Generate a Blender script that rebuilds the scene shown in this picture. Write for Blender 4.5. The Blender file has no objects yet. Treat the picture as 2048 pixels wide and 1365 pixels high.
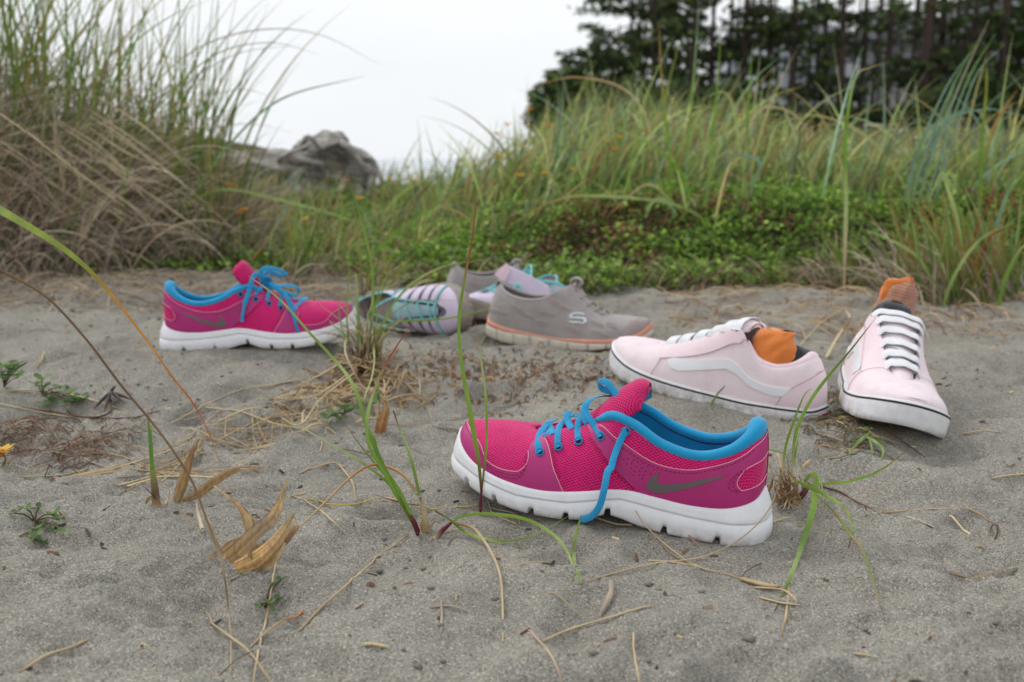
import bpy, math, random
import numpy as np
from mathutils import Matrix, Vector
from mathutils.geometry import delaunay_2d_cdt
R = math.radians
rng = np.random.default_rng(7)
SC = bpy.context.scene
COL = SC.collection

# ------------------------------------------------------------------ camera, sky, sun, exposure
CAM_H, CAM_P, FOC = 0.29, R(10.37), 35.0
cam_data = bpy.data.cameras.new('camera')
cam = bpy.data.objects.new('camera', cam_data)
COL.objects.link(cam)
cam.location = (0, 0, CAM_H)
cam.rotation_euler = (math.pi / 2 - CAM_P, 0, 0)
cam_data.lens, cam_data.sensor_width = FOC, 36.0
cam_data.clip_start, cam_data.clip_end = 0.02, 6000
cam_data.dof.use_dof = True
cam_data.dof.focus_distance = 0.80
cam_data.dof.aperture_fstop = 7.5
cam_data.dof.aperture_blades = 9
SC.camera = cam

world = bpy.data.worlds.new('World')
SC.world = world
world.use_nodes = True
wn, wl = world.node_tree.nodes, world.node_tree.links
wn.clear()
SUN_EL, SUN_AZ = R(48), R(-50)
sky = wn.new('ShaderNodeTexSky')
sky.sky_type = 'NISHITA'
sky.sun_disc = False
sky.sun_elevation, sky.sun_rotation = SUN_EL, SUN_AZ
sky.dust_density = 3.0
geo = wn.new('ShaderNodeTexCoord')
mp = wn.new('ShaderNodeMapping'); mp.inputs['Scale'].default_value = (1.0, 1.0, 3.0)
nz = wn.new('ShaderNodeTexNoise'); nz.inputs['Scale'].default_value = 1.6; nz.inputs['Detail'].default_value = 4; nz.inputs['Roughness'].default_value = 0.45
cr = wn.new('ShaderNodeValToRGB')
cr.color_ramp.elements[0].position = 0.32; cr.color_ramp.elements[0].color = (8.15, 8.6, 9.1, 1)
cr.color_ramp.elements[1].position = 0.66; cr.color_ramp.elements[1].color = (9.6, 9.8, 10.0, 1)
mx = wn.new('ShaderNodeMix'); mx.data_type = 'RGBA'; mx.inputs[0].default_value = 0.96
bg = wn.new('ShaderNodeBackground'); bg.inputs['Strength'].default_value = 0.1
wo = wn.new('ShaderNodeOutputWorld')
wl.new(geo.outputs['Generated'], mp.inputs[0]); wl.new(mp.outputs[0], nz.inputs['Vector'])
wl.new(nz.outputs[0], cr.inputs[0]); wl.new(sky.outputs[0], mx.inputs[6]); wl.new(cr.outputs[0], mx.inputs[7])
wl.new(mx.outputs[2], bg.inputs['Color']); wl.new(bg.outputs[0], wo.inputs['Surface'])

sun_d = bpy.data.lights.new('sun', 'SUN'); sun_d.energy = 1.3; sun_d.angle = R(24); sun_d.color = (1.0, 0.97, 0.93)
sun = bpy.data.objects.new('sun', sun_d); COL.objects.link(sun)
sd = Vector((math.sin(SUN_AZ) * math.cos(SUN_EL), math.cos(SUN_AZ) * math.cos(SUN_EL), math.sin(SUN_EL)))
sun.rotation_euler = sd.to_track_quat('Z', 'Y').to_euler()
SC.view_settings.view_transform = 'Standard'
SC.view_settings.look = 'None'
SC.view_settings.exposure = 0.06
SC.view_settings.gamma = 1.0
SC.view_settings.use_curve_mapping = False
SC.cycles.use_denoising = True
SC.cycles.max_bounces = 6
SC.cycles.transparent_max_bounces = 4

# ------------------------------------------------------------------ projection helpers: a place in the photo -> a place on the sand
FPX = FOC / 36 * 2048
FW = np.array([0, math.cos(CAM_P), -math.sin(CAM_P)]); UPV = np.array([0, math.sin(CAM_P), math.cos(CAM_P)]); RI = np.array([1.0, 0, 0]); CP = np.array([0, 0, CAM_H])
def ray(px, py):
    d = FW + RI * (px - 1024) / FPX + UPV * (682.5 - py) / FPX
    return d / np.linalg.norm(d)
def project(P):
    p = np.asarray(P, float) - CP
    d = p @ FW
    return np.stack([1024 + FPX * (p @ RI) / d, 682.5 - FPX * (p @ UPV) / d], -1)
def at(px, py, Y):
    d = ray(px, py)
    return CP + d * (Y / d[1])

# ------------------------------------------------------------------ numpy noise and the lie of the land
def _hash(ix, iy, s):
    h = (ix.astype(np.int64) * 374761393 + iy.astype(np.int64) * 668265263 + s * 974634777) & 0x7fffffff
    h = ((h ^ (h >> 13)) * 1274126177) & 0x7fffffff
    return ((h ^ (h >> 16)) & 0xffff) / 65535.0
def vnoise(x, y, s=0):
    x = np.asarray(x, float); y = np.asarray(y, float)
    ix, iy = np.floor(x), np.floor(y); fx, fy = x - ix, y - iy
    fx = fx * fx * fx * (fx * (fx * 6 - 15) + 10); fy = fy * fy * fy * (fy * (fy * 6 - 15) + 10)
    a, b, c, d = _hash(ix, iy, s), _hash(ix + 1, iy, s), _hash(ix, iy + 1, s), _hash(ix + 1, iy + 1, s)
    return (a + (b - a) * fx) * (1 - fy) + (c + (d - c) * fx) * fy - 0.5
def fbm(x, y, o=4, s=0, g=0.5):
    r, a = 0, 1.0
    for i in range(o):
        r = r + a * vnoise(x * 2.03 ** i + 17.3 * i, y * 2.03 ** i - 9.1 * i, s + i); a *= g
    return r
def sstep(a, b, x):
    t = np.clip((x - a) / (b - a), 0, 1); return t * t * (3 - 2 * t)

# ------------------------------------------------------------------ object helpers
def tag(o, label=None, cat=None, group=None, kind=None):
    if label: o['label'] = label
    if cat: o['category'] = cat
    if group: o['group'] = group
    if kind: o['kind'] = kind
    return o
def empty(name, loc=(0, 0, 0), mat=None):
    o = bpy.data.objects.new(name, None); COL.objects.link(o)
    o.empty_display_size = 0.02
    if mat is not None: o.matrix_world = mat
    else: o.location = loc
    return o
def mesh(name, V, F, mat=None, parent=None, smooth=True, uv=None, col=None):
    me = bpy.data.meshes.new(name)
    V = np.asarray(V, dtype=np.float32).reshape(-1, 3)
    if isinstance(F, np.ndarray):
        n, k = F.shape
        me.vertices.add(len(V)); me.vertices.foreach_set('co', V.ravel())
        me.loops.add(n * k); me.loops.foreach_set('vertex_index', F.astype(np.int32).ravel())
        me.polygons.add(n); me.polygons.foreach_set('loop_start', np.arange(0, n * k, k, dtype=np.int32))
        me.update(calc_edges=True)
    else:
        me.from_pydata([tuple(map(float, v)) for v in V], [], [tuple(int(i) for i in f) for f in F])
    me.polygons.foreach_set('use_smooth', [smooth] * len(me.polygons))
    if uv is not None or col is not None:
        li = np.empty(len(me.loops), dtype=np.int32); me.loops.foreach_get('vertex_index', li)
    if uv is not None:
        ul = me.uv_layers.new(name='UVMap'); ul.data.foreach_set('uv', np.asarray(uv, dtype=np.float32)[li].ravel())
    if col is not None:
        c = np.asarray(col, dtype=np.float32)
        if c.shape[1] == 3: c = np.hstack([c, np.ones((len(c), 1), np.float32)])
        ca = me.color_attributes.new('Col', 'FLOAT_COLOR', 'POINT'); ca.data.foreach_set('color', c.ravel())
    if mat is not None: me.materials.append(mat)
    me.validate()
    o = bpy.data.objects.new(name, me); COL.objects.link(o)
    if parent is not None: o.parent = parent
    return o
def grid_faces(n, m, wrap_n=False, wrap_m=False):
    i, j = np.meshgrid(np.arange(n if wrap_n else n - 1), np.arange(m if wrap_m else m - 1), indexing='ij')
    i2, j2 = (i + 1) % n, (j + 1) % m
    return np.stack([i * m + j, i2 * m + j, i2 * m + j2, i * m + j2], -1).reshape(-1, 4)
def cat(pts, n):
    """Catmull-Rom resample of an open path to n points."""
    P = np.asarray(pts, float)
    if len(P) < 3:
        t = np.linspace(0, 1, n)[:, None]; return P[0] + (P[-1] - P[0]) * t
    L = np.r_[0, np.cumsum(np.maximum(1e-6, np.linalg.norm(np.diff(P[:, :3], axis=0), axis=1)) ** 0.7)]
    s = np.linspace(0, L[-1], n)
    k = np.clip(np.searchsorted(L, s, side='right') - 1, 0, len(P) - 2)
    t = ((s - L[k]) / (L[k + 1] - L[k]))[:, None]
    p1, p2 = P[k], P[k + 1]
    p0 = np.where((k > 0)[:, None], P[np.maximum(k - 1, 0)], 2 * P[0] - P[1])
    p3 = np.where((k < len(P) - 2)[:, None], P[np.minimum(k + 2, len(P) - 1)], 2 * P[-1] - P[-2])
    return 0.5 * (2 * p1 + (p2 - p0) * t + (2 * p0 - 5 * p1 + 4 * p2 - p3) * t * t + (3 * p1 - p0 - 3 * p2 + p3) * t ** 3)
def unit(a):
    a = np.asarray(a, float); return a / np.maximum(np.linalg.norm(a, axis=-1, keepdims=True), 1e-9)
def tube(P, rad, sides=8, up=(0, 0, 1), flat=1.0, closed=False, caps=True):
    """Swept tube; up = direction (vector or one per point) of the thin axis; flat = thickness / width."""
    P = np.asarray(P, float); n = len(P)
    T = np.roll(P, -1, 0) - np.roll(P, 1, 0)
    if not closed: T[0] = P[1] - P[0]; T[-1] = P[-1] - P[-2]
    T = unit(T); U = np.broadcast_to(np.asarray(up, float), P.shape)
    S = unit(np.cross(T, U)); N = unit(np.cross(S, T))
    rad = np.broadcast_to(np.asarray(rad, float), (n,))
    th = np.arange(sides) / sides * 2 * math.pi
    V = P[:, None] + rad[:, None, None] * (S[:, None] * np.cos(th)[None, :, None] + N[:, None] * flat * np.sin(th)[None, :, None])
    F = [tuple(f) for f in grid_faces(n, sides, closed, True)]
    V = V.reshape(-1, 3)
    if caps and not closed:
        F.append(tuple(range(sides))[::-1]); F.append(tuple((n - 1) * sides + k for k in range(sides)))
    return V, F
class MB:
    def __init__(s): s.V, s.F, s.C, s.n = [], [], [], 0
    def add(s, V, F, col=None):
        V = np.asarray(V, float).reshape(-1, 3)
        s.V.append(V); s.F += [tuple(i + s.n for i in f) for f in F]; s.n += len(V)
        if col is not None: s.C.append(np.broadcast_to(np.asarray(col, float), (len(V), 3)))
        return s
    def build(s, name, mat, parent=None, smooth=True):
        return mesh(name, np.vstack(s.V), s.F, mat, parent, smooth, col=np.vstack(s.C) if s.C else None)

# ------------------------------------------------------------------ materials
def srgb(r, g, b):
    return tuple(((c / 255) / 12.92 if c <= 10 else ((c / 255 + 0.055) / 1.055) ** 2.4) for c in (r, g, b))
class NT:
    def __init__(s, name):
        s.m = bpy.data.materials.new(name); s.m.use_nodes = True
        s.t = s.m.node_tree; s.n = s.t.nodes; s.b = s.n['Principled BSDF']; s.o = s.n['Material Output']
        s.tc = s.n.new('ShaderNodeTexCoord')
    def new(s, k, **kw):
        x = s.n.new(k)
        for a, b in kw.items(): setattr(x, a, b)
        return x
    def link(s, a, b): s.t.links.new(a, b)
    def noise(s, scale, detail=4, rough=0.5, src='Object', vec=None):
        x = s.new('ShaderNodeTexNoise'); x.inputs['Scale'].default_value = scale; x.inputs['Detail'].default_value = detail; x.inputs['Roughness'].default_value = rough
        s.link(vec if vec is not None else s.tc.outputs[src], x.inputs['Vector']); return x.outputs[0]
    def vor(s, scale, rnd=1.0, src='Object', vec=None, feature='F1'):
        x = s.new('ShaderNodeTexVoronoi'); x.inputs['Scale'].default_value = scale; x.inputs['Randomness'].default_value = rnd; x.feature = feature
        s.link(vec if vec is not None else s.tc.outputs[src], x.inputs['Vector']); return x
    def ramp(s, src, stops, interp='LINEAR'):
        r = s.new('ShaderNodeValToRGB'); e = r.color_ramp; e.interpolation = interp
        while len(e.elements) > 1: e.elements.remove(e.elements[-1])
        for i, (p, c) in enumerate(stops):
            el = e.elements[0] if i == 0 else e.elements.new(p)
            el.position = p; c = c if isinstance(c, (tuple, list)) else (c, c, c); el.color = (*c[:3], 1)
        s.link(src, r.inputs[0]); return r.outputs[0]
    def mix(s, f, a, b, mode='MIX'):
        x = s.new('ShaderNodeMix', data_type='RGBA', blend_type=mode)
        for i, v in ((0, f), (6, a), (7, b)):
            if hasattr(v, 'is_linked'): s.link(v, x.inputs[i])
            elif i == 0: x.inputs[0].default_value = v
            else: x.inputs[i].default_value = (*v[:3], 1) if isinstance(v, (tuple, list)) else (v, v, v, 1)
        return x.outputs[2]
    def math(s, op, a, b=0.0, clamp=False):
        x = s.new('ShaderNodeMath', operation=op, use_clamp=clamp)
        for i, v in enumerate((a, b)):
            if hasattr(v, 'is_linked'): s.link(v, x.inputs[i])
            else: x.inputs[i].default_value = v
        return x.outputs[0]
    def bump(s, h, strength, dist, prev=None):
        x = s.new('ShaderNodeBump'); x.inputs['Strength'].default_value = strength; x.inputs['Distance'].default_value = dist
        s.link(h, x.inputs['Height'])
        if prev is not None: s.link(prev, x.inputs['Normal'])
        return x.outputs[0]
    def mapping(s, src='Object', scale=(1, 1, 1), rot=(0, 0, 0)):
        x = s.new('ShaderNodeMapping'); x.inputs['Scale'].default_value = scale; x.inputs['Rotation'].default_value = rot
        s.link(s.tc.outputs[src], x.inputs[0]); return x.outputs[0]
    def done(s, color=None, rough=0.6, normal=None, spec=0.3, sheen=0.0):
        if color is not None:
            if hasattr(color, 'is_linked'): s.link(color, s.b.inputs['Base Color'])
            else: s.b.inputs['Base Color'].default_value = (*color[:3], 1)
        if hasattr(rough, 'is_linked'): s.link(rough, s.b.inputs['Roughness'])
        else: s.b.inputs['Roughness'].default_value = rough
        s.b.inputs['Specular IOR Level'].default_value = spec
        if sheen: s.b.inputs['Sheen Weight'].default_value = sheen; s.b.inputs['Sheen Roughness'].default_value = 0.5
        if normal is not None: s.link(normal, s.b.inputs['Normal'])
        return s.m
def m_plain(name, c, rough=0.6, var=0.15, scale=60, bump=0.0, bscale=900, spec=0.3, sheen=0.0, dist=0.0006):
    t = NT(name)
    col = t.mix(t.ramp(t.noise(scale, 5, 0.6), [(0.3, 0.0), (0.7, 1.0)]), tuple(x * (1 - var) for x in c), tuple(min(1, x * (1 + var)) for x in c))
    nm = t.bump(t.noise(bscale, 2), bump, dist) if bump else None
    return t.done(col, rough, nm, spec, sheen)
def m_weave(name, c, dark, pitch, hole=0.3, depth=0.7, rough=0.8, rot=45, aspect=1.0, src='UV', sheen=0.15, dist=0.0006, soft=0.12, var=0.1, dirt=None, wrinkle=0.25):
    """Knitted or woven cloth: a regular grid of small holes or stitches in the cloth's own coordinates."""
    t = NT(name)
    m = t.mapping(src, (1 / pitch, 1 / (pitch * aspect), 1 / pitch), (0, 0, R(rot)))
    v = t.new('ShaderNodeTexVoronoi'); v.voronoi_dimensions = '2D' if src == 'UV' else '3D'; v.inputs['Scale'].default_value = 1.0; v.inputs['Randomness'].default_value = 0.12
    t.link(m, v.inputs['Vector'])
    h = t.ramp(v.outputs['Distance'], [(hole, 0.0), (hole + soft, 1.0)])
    base = t.mix(t.ramp(t.noise(45, 4, 0.6), [(0.3, 0.0), (0.7, 1.0)]), tuple(x * (1 - var) for x in c), tuple(min(1, x * (1 + var)) for x in c))
    col = t.mix(t.math('ADD', t.math('MULTIPLY', h, depth), 1 - depth), dark, base)
    if dirt: col = t.mix(t.ramp(t.noise(30, 5, 0.7), [(0.5, 0.0), (0.75, 0.5)]), col, dirt)
    wr = t.bump(t.noise(38, 3, 0.55), wrinkle, 0.004)
    nm = t.bump(h, 0.8, dist, wr)
    return t.done(col, rough, nm, 0.25, sheen)
# ------------------------------------------------------------------ shoes
def frame(o, yaw, pitch=0, roll=0, side=1, sc=1):
    """World matrix of a shoe: x from heel to toe, y to the side that is traced, z up; side = -1 mirrors it."""
    cy, sy = math.cos(yaw), math.sin(yaw)
    h = np.array([cy * math.cos(pitch), sy * math.cos(pitch), math.sin(pitch)]); l = np.array([-sy, cy, 0.0]); u = np.cross(h, l)
    l, u = l * math.cos(roll) + u * math.sin(roll), u * math.cos(roll) - l * math.sin(roll)
    M = np.eye(4); M[:3, 0] = h * sc; M[:3, 1] = l * side * sc; M[:3, 2] = u * sc; M[:3, 3] = o
    return M
def to_local(M, p): return (np.asarray(p, float) - M[:3, 3]) @ np.linalg.inv(M[:3, :3]).T
def to_world(M, p): return np.asarray(p, float) @ M[:3, :3].T + M[:3, 3]

class Upper:
    """The skin of a shoe as a ring: a runs from the heel round the traced side to the toe and back, v from the sole joint up to the opening."""
    def __init__(s, lat, med_y=1.0, shift=0.0, med_dz=0.0):
        lat = np.array(lat, float); lat[:, :6] *= 0.001; lat[:, 7] *= 0.001
        n = len(lat); med = lat[1:-1][::-1].copy(); med[:, 1] *= -med_y; med[:, 4] *= -1; med[:, 5] += med_dz * np.minimum(1, np.abs(med[:, 4]) / .02)
        s.k = np.vstack([lat, med]); s.K = len(s.k); s.half = n - 1
        for c in (0, 3): s.k[:, c + 1] -= shift * np.clip((s.k[:, c] - 0.16) / 0.1, 0, 2) ** 2
    def key(s, a):
        a = np.asarray(a, float) % s.K; i = np.floor(a).astype(int); t = (a - i)[..., None]
        p0, p1, p2, p3 = (s.k[(i + d) % s.K] for d in (-1, 0, 1, 2))
        return 0.5 * (2 * p1 + (p2 - p0) * t + (2 * p0 - 5 * p1 + 4 * p2 - p3) * t * t + (3 * p1 - p0 - 3 * p2 + p3) * t ** 3)
    def outn(s, a):
        d = s.key(np.asarray(a) + 0.08)[..., :2] - s.key(np.asarray(a) - 0.08)[..., :2]
        return unit(np.stack([-d[..., 1], d[..., 0]], -1))
    def P(s, a, v):
        a, v = np.broadcast_arrays(np.asarray(a, float), np.asarray(v, float))
        k = s.key(a); F, T, e, b = k[..., :3], k[..., 3:6], k[..., 6], k[..., 7]
        ph = np.clip(v, 0, 1) * math.pi / 2
        h = 1 - np.cos(ph) ** e; z = np.sin(ph) ** e
        o = s.outn(a)
        P = np.empty(a.shape + (3,))
        P[..., :2] = F[..., :2] + (T[..., :2] - F[..., :2]) * h[..., None] + o * (b * np.sin(np.clip(v, 0, 1) * math.pi))[..., None]
        P[..., 2] = F[..., 2] + (T[..., 2] - F[..., 2]) * z + np.minimum(v, 0) * 0.05
        return P
    def N(s, a, v):
        vv = np.clip(v, 0.02, 0.94)
        da = s.P(np.asarray(a) + 0.04, vv) - s.P(np.asarray(a) - 0.04, vv); dv = s.P(a, vv + 0.02) - s.P(a, vv - 0.02)
        return unit(np.cross(dv, da))
    def S(s, a, v, off=0.0):
        return s.P(a, v) + s.N(a, v) * np.asarray(off)[..., None] if np.ndim(off) else s.P(a, v) + s.N(a, v) * off
    def index(s, M, lateral=True):
        """Dense samples of the visible side, to find where on the shoe a traced outline lies."""
        A, Vv = np.meshgrid(np.linspace(-1.5, s.half + 1.5, 520) if lateral else np.linspace(0, s.K, 900), np.linspace(-0.04, 1, 90), indexing='ij')
        Pw = to_world(M, s.P(A, Vv)); Nw = s.N(A, Vv) @ M[:3, :3].T
        if np.linalg.det(M[:3, :3]) < 0: pass
        vis = np.sum(Nw * (CP - Pw), -1) > 0
        s.ix = (project(Pw)[vis], A[vis], Vv[vis])
    def av(s, px, py):
        d = np.sum((s.ix[0] - (px, py)) ** 2, -1); i = np.argmin(d); return float(s.ix[1][i]), float(s.ix[2][i])
    def trace(s, pts, Z=lambda x, y: (x, y)):
        return [p[1:] if p[0] == 'a' else s.av(*Z(*p)) for p in pts]
    def body(s, name, mat, parent, nv=30, na=None, off=0.0, rim=0.003, v0=-0.04):
        na = na or s.K * 8
        a = np.arange(na) / na * s.K; v = np.linspace(v0, 1, nv)
        A, Vv = np.meshgrid(a, v, indexing='ij'); P = s.S(A, Vv, off)
        Nn = s.N(a, np.full_like(a, 1.0)); extra = P[:, -1] - Nn * rim; extra2 = extra + (s.S(a, np.full_like(a, .94), off) - P[:, -1]) - 0
        L = np.zeros_like(Vv); L[:, 1:] = np.cumsum(np.linalg.norm(np.diff(P, axis=1), axis=-1), 1)
        uv = np.stack([P[..., 0], P[..., 2] - np.abs(P[..., 1])], -1)
        P = np.concatenate([P, extra[:, None], extra2[:, None]], 1); uv = np.concatenate([uv, uv[:, -1:], uv[:, -1:]], 1)
        return mesh(name, P.reshape(-1, 3), grid_faces(na, nv + 2, True), mat, parent, uv=uv.reshape(-1, 2))
    def lining(s, name, mat, parent, inset=0.005, v0=0.0):
        na = s.K * 5; a = np.arange(na) / na * s.K; v = np.linspace(v0, 1, 14)
        A, Vv = np.meshgrid(a, v, indexing='ij'); P = s.S(A, Vv, -inset)
        fl = s.key(a)[:, :3].copy(); c = fl.copy(); c[:, 1] = fl[:, 1].mean(); ins = fl + (c - fl) * 0.25; ins[:, 2] += 0.004
        mid = c + 0; mid[:, 0] = fl[:, 0] + (0.12 - fl[:, 0]) * 0.15; mid[:, 2] = fl[:, 2] + 0.002
        P = np.concatenate([mid[:, None], ins[:, None], P], 1)
        uv = np.stack([P[..., 0], P[..., 2] * 1.0 + np.abs(P[..., 1])], -1)
        return mesh(name, P.reshape(-1, 3), grid_faces(na, P.shape[1], True), mat, parent, uv=uv.reshape(-1, 2))
    def panel(s, name, poly, mat, parent, off=0.0008, step=2.2, skirt=True, sub=2.0):
        """A patch lying on the skin: poly is an outline of (a, v)."""
        Sx, Sy = 18.0, 50.0
        Q = np.array([(p[0] * Sx, p[1] * Sy) for p in poly]); R2 = []
        for i in range(len(Q)):
            p, q = Q[i], Q[(i + 1) % len(Q)]; n = max(1, int(np.linalg.norm(q - p) / sub))
            R2 += [p + (q - p) * k / n for k in range(n)]
        R2 = np.array(R2); lo, hi = R2.min(0), R2.max(0)
        g = [Vector((float(x), float(y))) for x in np.arange(lo[0] + .5, hi[0], step) for y in np.arange(lo[1] + .5, hi[1], step)]
        # keep only inside points, a little away from the outline
        def inside(p):
            x, y = p; c = False; x1, y1 = R2[:, 0], R2[:, 1]; x2, y2 = np.roll(x1, -1), np.roll(y1, -1)
            m = (y1 > y) != (y2 > y)
            with np.errstate(divide='ignore', invalid='ignore'): xi = (x2 - x1) * (y - y1) / (y2 - y1) + x1
            return (np.sum(m & (x < xi)) % 2) == 1
        g = [p for p in g if inside(p) and np.min(np.sum((R2 - (p.x, p.y)) ** 2, -1)) > (0.45 * sub) ** 2]
        vv = [Vector((float(x), float(y))) for x, y in R2]; nb = len(vv)
        o = delaunay_2d_cdt(vv + g, [(i, (i + 1) % nb) for i in range(nb)], [], 1, 1e-4)
        vs, fs = np.array([(p.x, p.y) for p in o[0]]), [f for f in o[2]]
        A, Vv = vs[:, 0] / Sx, vs[:, 1] / Sy
        P = s.S(A, Vv, off); uv = np.stack([P[:, 0], P[:, 2] + 0.3 * np.abs(P[:, 1])], -1)
        V = list(P); UV = list(uv); F = [tuple(f) for f in fs]
        if skirt:
            from collections import Counter
            ec = Counter()
            for f in F:
                for i in range(len(f)): ec[tuple(sorted((f[i], f[(i + 1) % len(f)])))] += 1
            bd = [e for e, c in ec.items() if c == 1]
            ids = sorted({i for e in bd for i in e}); low = s.S(A[ids], Vv[ids], -0.0006); mp_, mt = {}, {}
            for k, i in enumerate(ids):
                mt[i] = len(V); V.append(P[i]); UV.append(uv[i]); mp_[i] = len(V); V.append(low[k]); UV.append(uv[i])
            F += [(mt[a_], mt[b_], mp_[b_], mp_[a_]) for a_, b_ in bd]
        return mesh(name, np.array(V), F, mat, parent, uv=np.array(UV))
    def line(s, poly, off, n=None):
        q = cat([(p[0] * 0.018, p[1] * 0.05, 0) for p in poly], n or max(8, len(poly) * 6)); return s.S(q[:, 0] / 0.018, q[:, 1] / 0.05, off), s.N(q[:, 0] / 0.018, q[:, 1] / 0.05)
    def piping(s, name, poly, rad, mat, parent, off=0.0009, n=None):
        P, Nn = s.line(poly, off, n); V, F = tube(P, rad, 6, Nn); return mesh(name, V, F, mat, parent)
    def stitches(s, name, polys, mat, parent, off=0.0012, gap=0.0034, ln=0.0020, rad=0.0003):
        mb = MB()
        for poly in polys:
            P, Nn = s.line(poly, off, 200); L = np.r_[0, np.cumsum(np.linalg.norm(np.diff(P, axis=0), axis=1))]
            for d in np.arange(0, L[-1] - ln, gap):
                i = [np.interp(x, L, np.arange(200)) for x in (d, d + ln)]
                seg = np.array([[np.interp(t, np.arange(200), P[:, c]) for c in range(3)] for t in i]); V, F = tube(seg, rad, 4, Nn[int(i[0])]); mb.add(V, F)
        o = mb.build(name, mat, parent); o['kind'] = 'stuff'; return o

def sole(up, name, mat, parent, prof, N=720, cap=True):
    """prof(a, F, out) -> list of (outward offset, z) around the outline."""
    a = np.arange(N) / N * up.K; F = up.key(a)[:, :3]; o = up.outn(a)
    rows = []
    for off, z in prof(a, F):
        q = np.empty((N, 3)); q[:, :2] = F[:, :2] + o * np.broadcast_to(off, (N,))[:, None]; q[:, 2] = z; rows.append(q)
    if cap:
        c = rows[-1].copy(); c[:, 1] = 0.25 * c[:, 1]; c[:, 0] = 0.13 + (c[:, 0] - 0.13) * 0.9; rows.append(c)
    P = np.stack(rows, 1); m = P.shape[1]
    L = np.r_[0, np.cumsum(np.linalg.norm(np.diff(F, axis=0), axis=1))]
    uv = np.stack([np.broadcast_to(L[:, None], (N, m)), P[..., 2]], -1)
    return mesh(name, P.reshape(-1, 3), grid_faces(N, m, True), mat, parent, uv=uv.reshape(-1, 2))

def collar_roll(up, name, a0, a1, rad, mat, parent, inn=0.003, dz=0.002, flat=1.0, taper=True, heel=1.0):
    a = np.linspace(a0, a1, 150); T = up.P(a, np.ones_like(a)); o = up.outn(a)
    hk = np.exp(-(a / 1.5) ** 2) * heel
    P = T.copy(); P[:, :2] -= o * (inn + rad * .75 * hk)[:, None]; P[:, 2] += dz - rad * .25 * hk
    r = rad * (1 + .75 * hk)
    if taper: t = np.minimum(np.arange(150), 149 - np.arange(150)) / 9.0; r *= np.clip(np.sqrt(np.clip(t, 0.02, 1)), 0.2, 1)
    V, F = tube(P, r, 14, (0, 0, 1), flat)
    L = np.r_[0, np.cumsum(np.linalg.norm(np.diff(P, axis=0), axis=1))]
    uv = np.stack([np.repeat(L, 14), np.tile(np.arange(14) / 14 * 2 * math.pi * rad, 150)], -1)
    return mesh(name, V, F, mat, parent, uv=uv)

def strip(name, P, w, mat, parent, nrm, flat=0.22, n=None, sides=10):
    """A flat lace or strap."""
    n = n or max(12, len(P) * 9); q = cat(P, n); nn = cat(nrm, n) if np.ndim(nrm) == 2 else np.broadcast_to(nrm, (n, 3))
    V, F = tube(q, w / 2, sides, nn, flat)
    L = np.r_[0, np.cumsum(np.linalg.norm(np.diff(q, axis=0), axis=1))]
    ang = np.arange(sides) / sides * 2 * math.pi
    uv = np.stack([np.repeat(L, sides), np.tile(np.cos(ang) * w / 2, n)], -1)
    return mesh(name, V, F, mat, parent, uv=uv)
def ring(P, nrm, R_, r_, seg=20, sides=6):
    nrm = unit(nrm); t = unit(np.cross(nrm, (0.3, 0.2, 1))); b = np.cross(nrm, t)
    th = np.arange(seg) / seg * 2 * math.pi
    Q = P + R_ * (np.cos(th)[:, None] * t + np.sin(th)[:, None] * b); return tube(Q, r_, sides, nrm, 1, True)
def disc(P, nrm, R_, seg=14, dome=0.0):
    nrm = unit(nrm); t = unit(np.cross(nrm, (0.3, 0.2, 1))); b = np.cross(nrm, t)
    th = np.arange(seg) / seg * 2 * math.pi
    V = np.vstack([P + R_ * (np.cos(th)[:, None] * t + np.sin(th)[:, None] * b), P + nrm * dome]); return V, [(i, (i + 1) % seg, seg) for i in range(seg)]

# --- cloths and rubbers
M_mesh = m_weave('pink_mesh', srgb(236, 26, 124), srgb(96, 2, 40), 0.0028, 0.25, 0.72, 0.75, 42, 0.75, dist=0.0009, soft=0.16, wrinkle=.4)
M_mesh_s = m_weave('pink_mesh_fine', srgb(224, 20, 112), srgb(120, 4, 55), 0.0021, 0.26, 0.75, 0.75, 40, 0.8, soft=.16)
M_leather = m_plain('plum_overlay', srgb(178, 42, 116), 0.5, 0.08, 40, 0.15, 700, 0.4, dist=0.0003)
M_pipe = m_plain('pale_pink_edge', srgb(230, 150, 172), 0.6, 0.1)
M_stitch = m_plain('stitch_thread', srgb(150, 12, 80), 0.7, 0.1)
M_cyan = m_weave('cyan_padding', srgb(22, 158, 208), srgb(8, 88, 140), 0.0011, 0.22, 0.45, 0.8, 0, 1.0, sheen=0.3, dist=0.0002)
M_lace = m_weave('cyan_lace', srgb(32, 160, 212), srgb(8, 95, 150), 0.0010, 0.22, 0.7, 0.75, 30, 1.7, sheen=0.2, dist=0.0005, var=.15, wrinkle=.1)
M_hole = m_plain('dark_hole', (0.02, 0.008, 0.015), 0.9, 0)
M_emblem = m_plain('grey_emblem', srgb(100, 94, 94), 0.35, 0.06, 30, spec=0.5)
M_greyprint = m_plain('grey_print', srgb(168, 160, 172), 0.5, 0.1)
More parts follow.
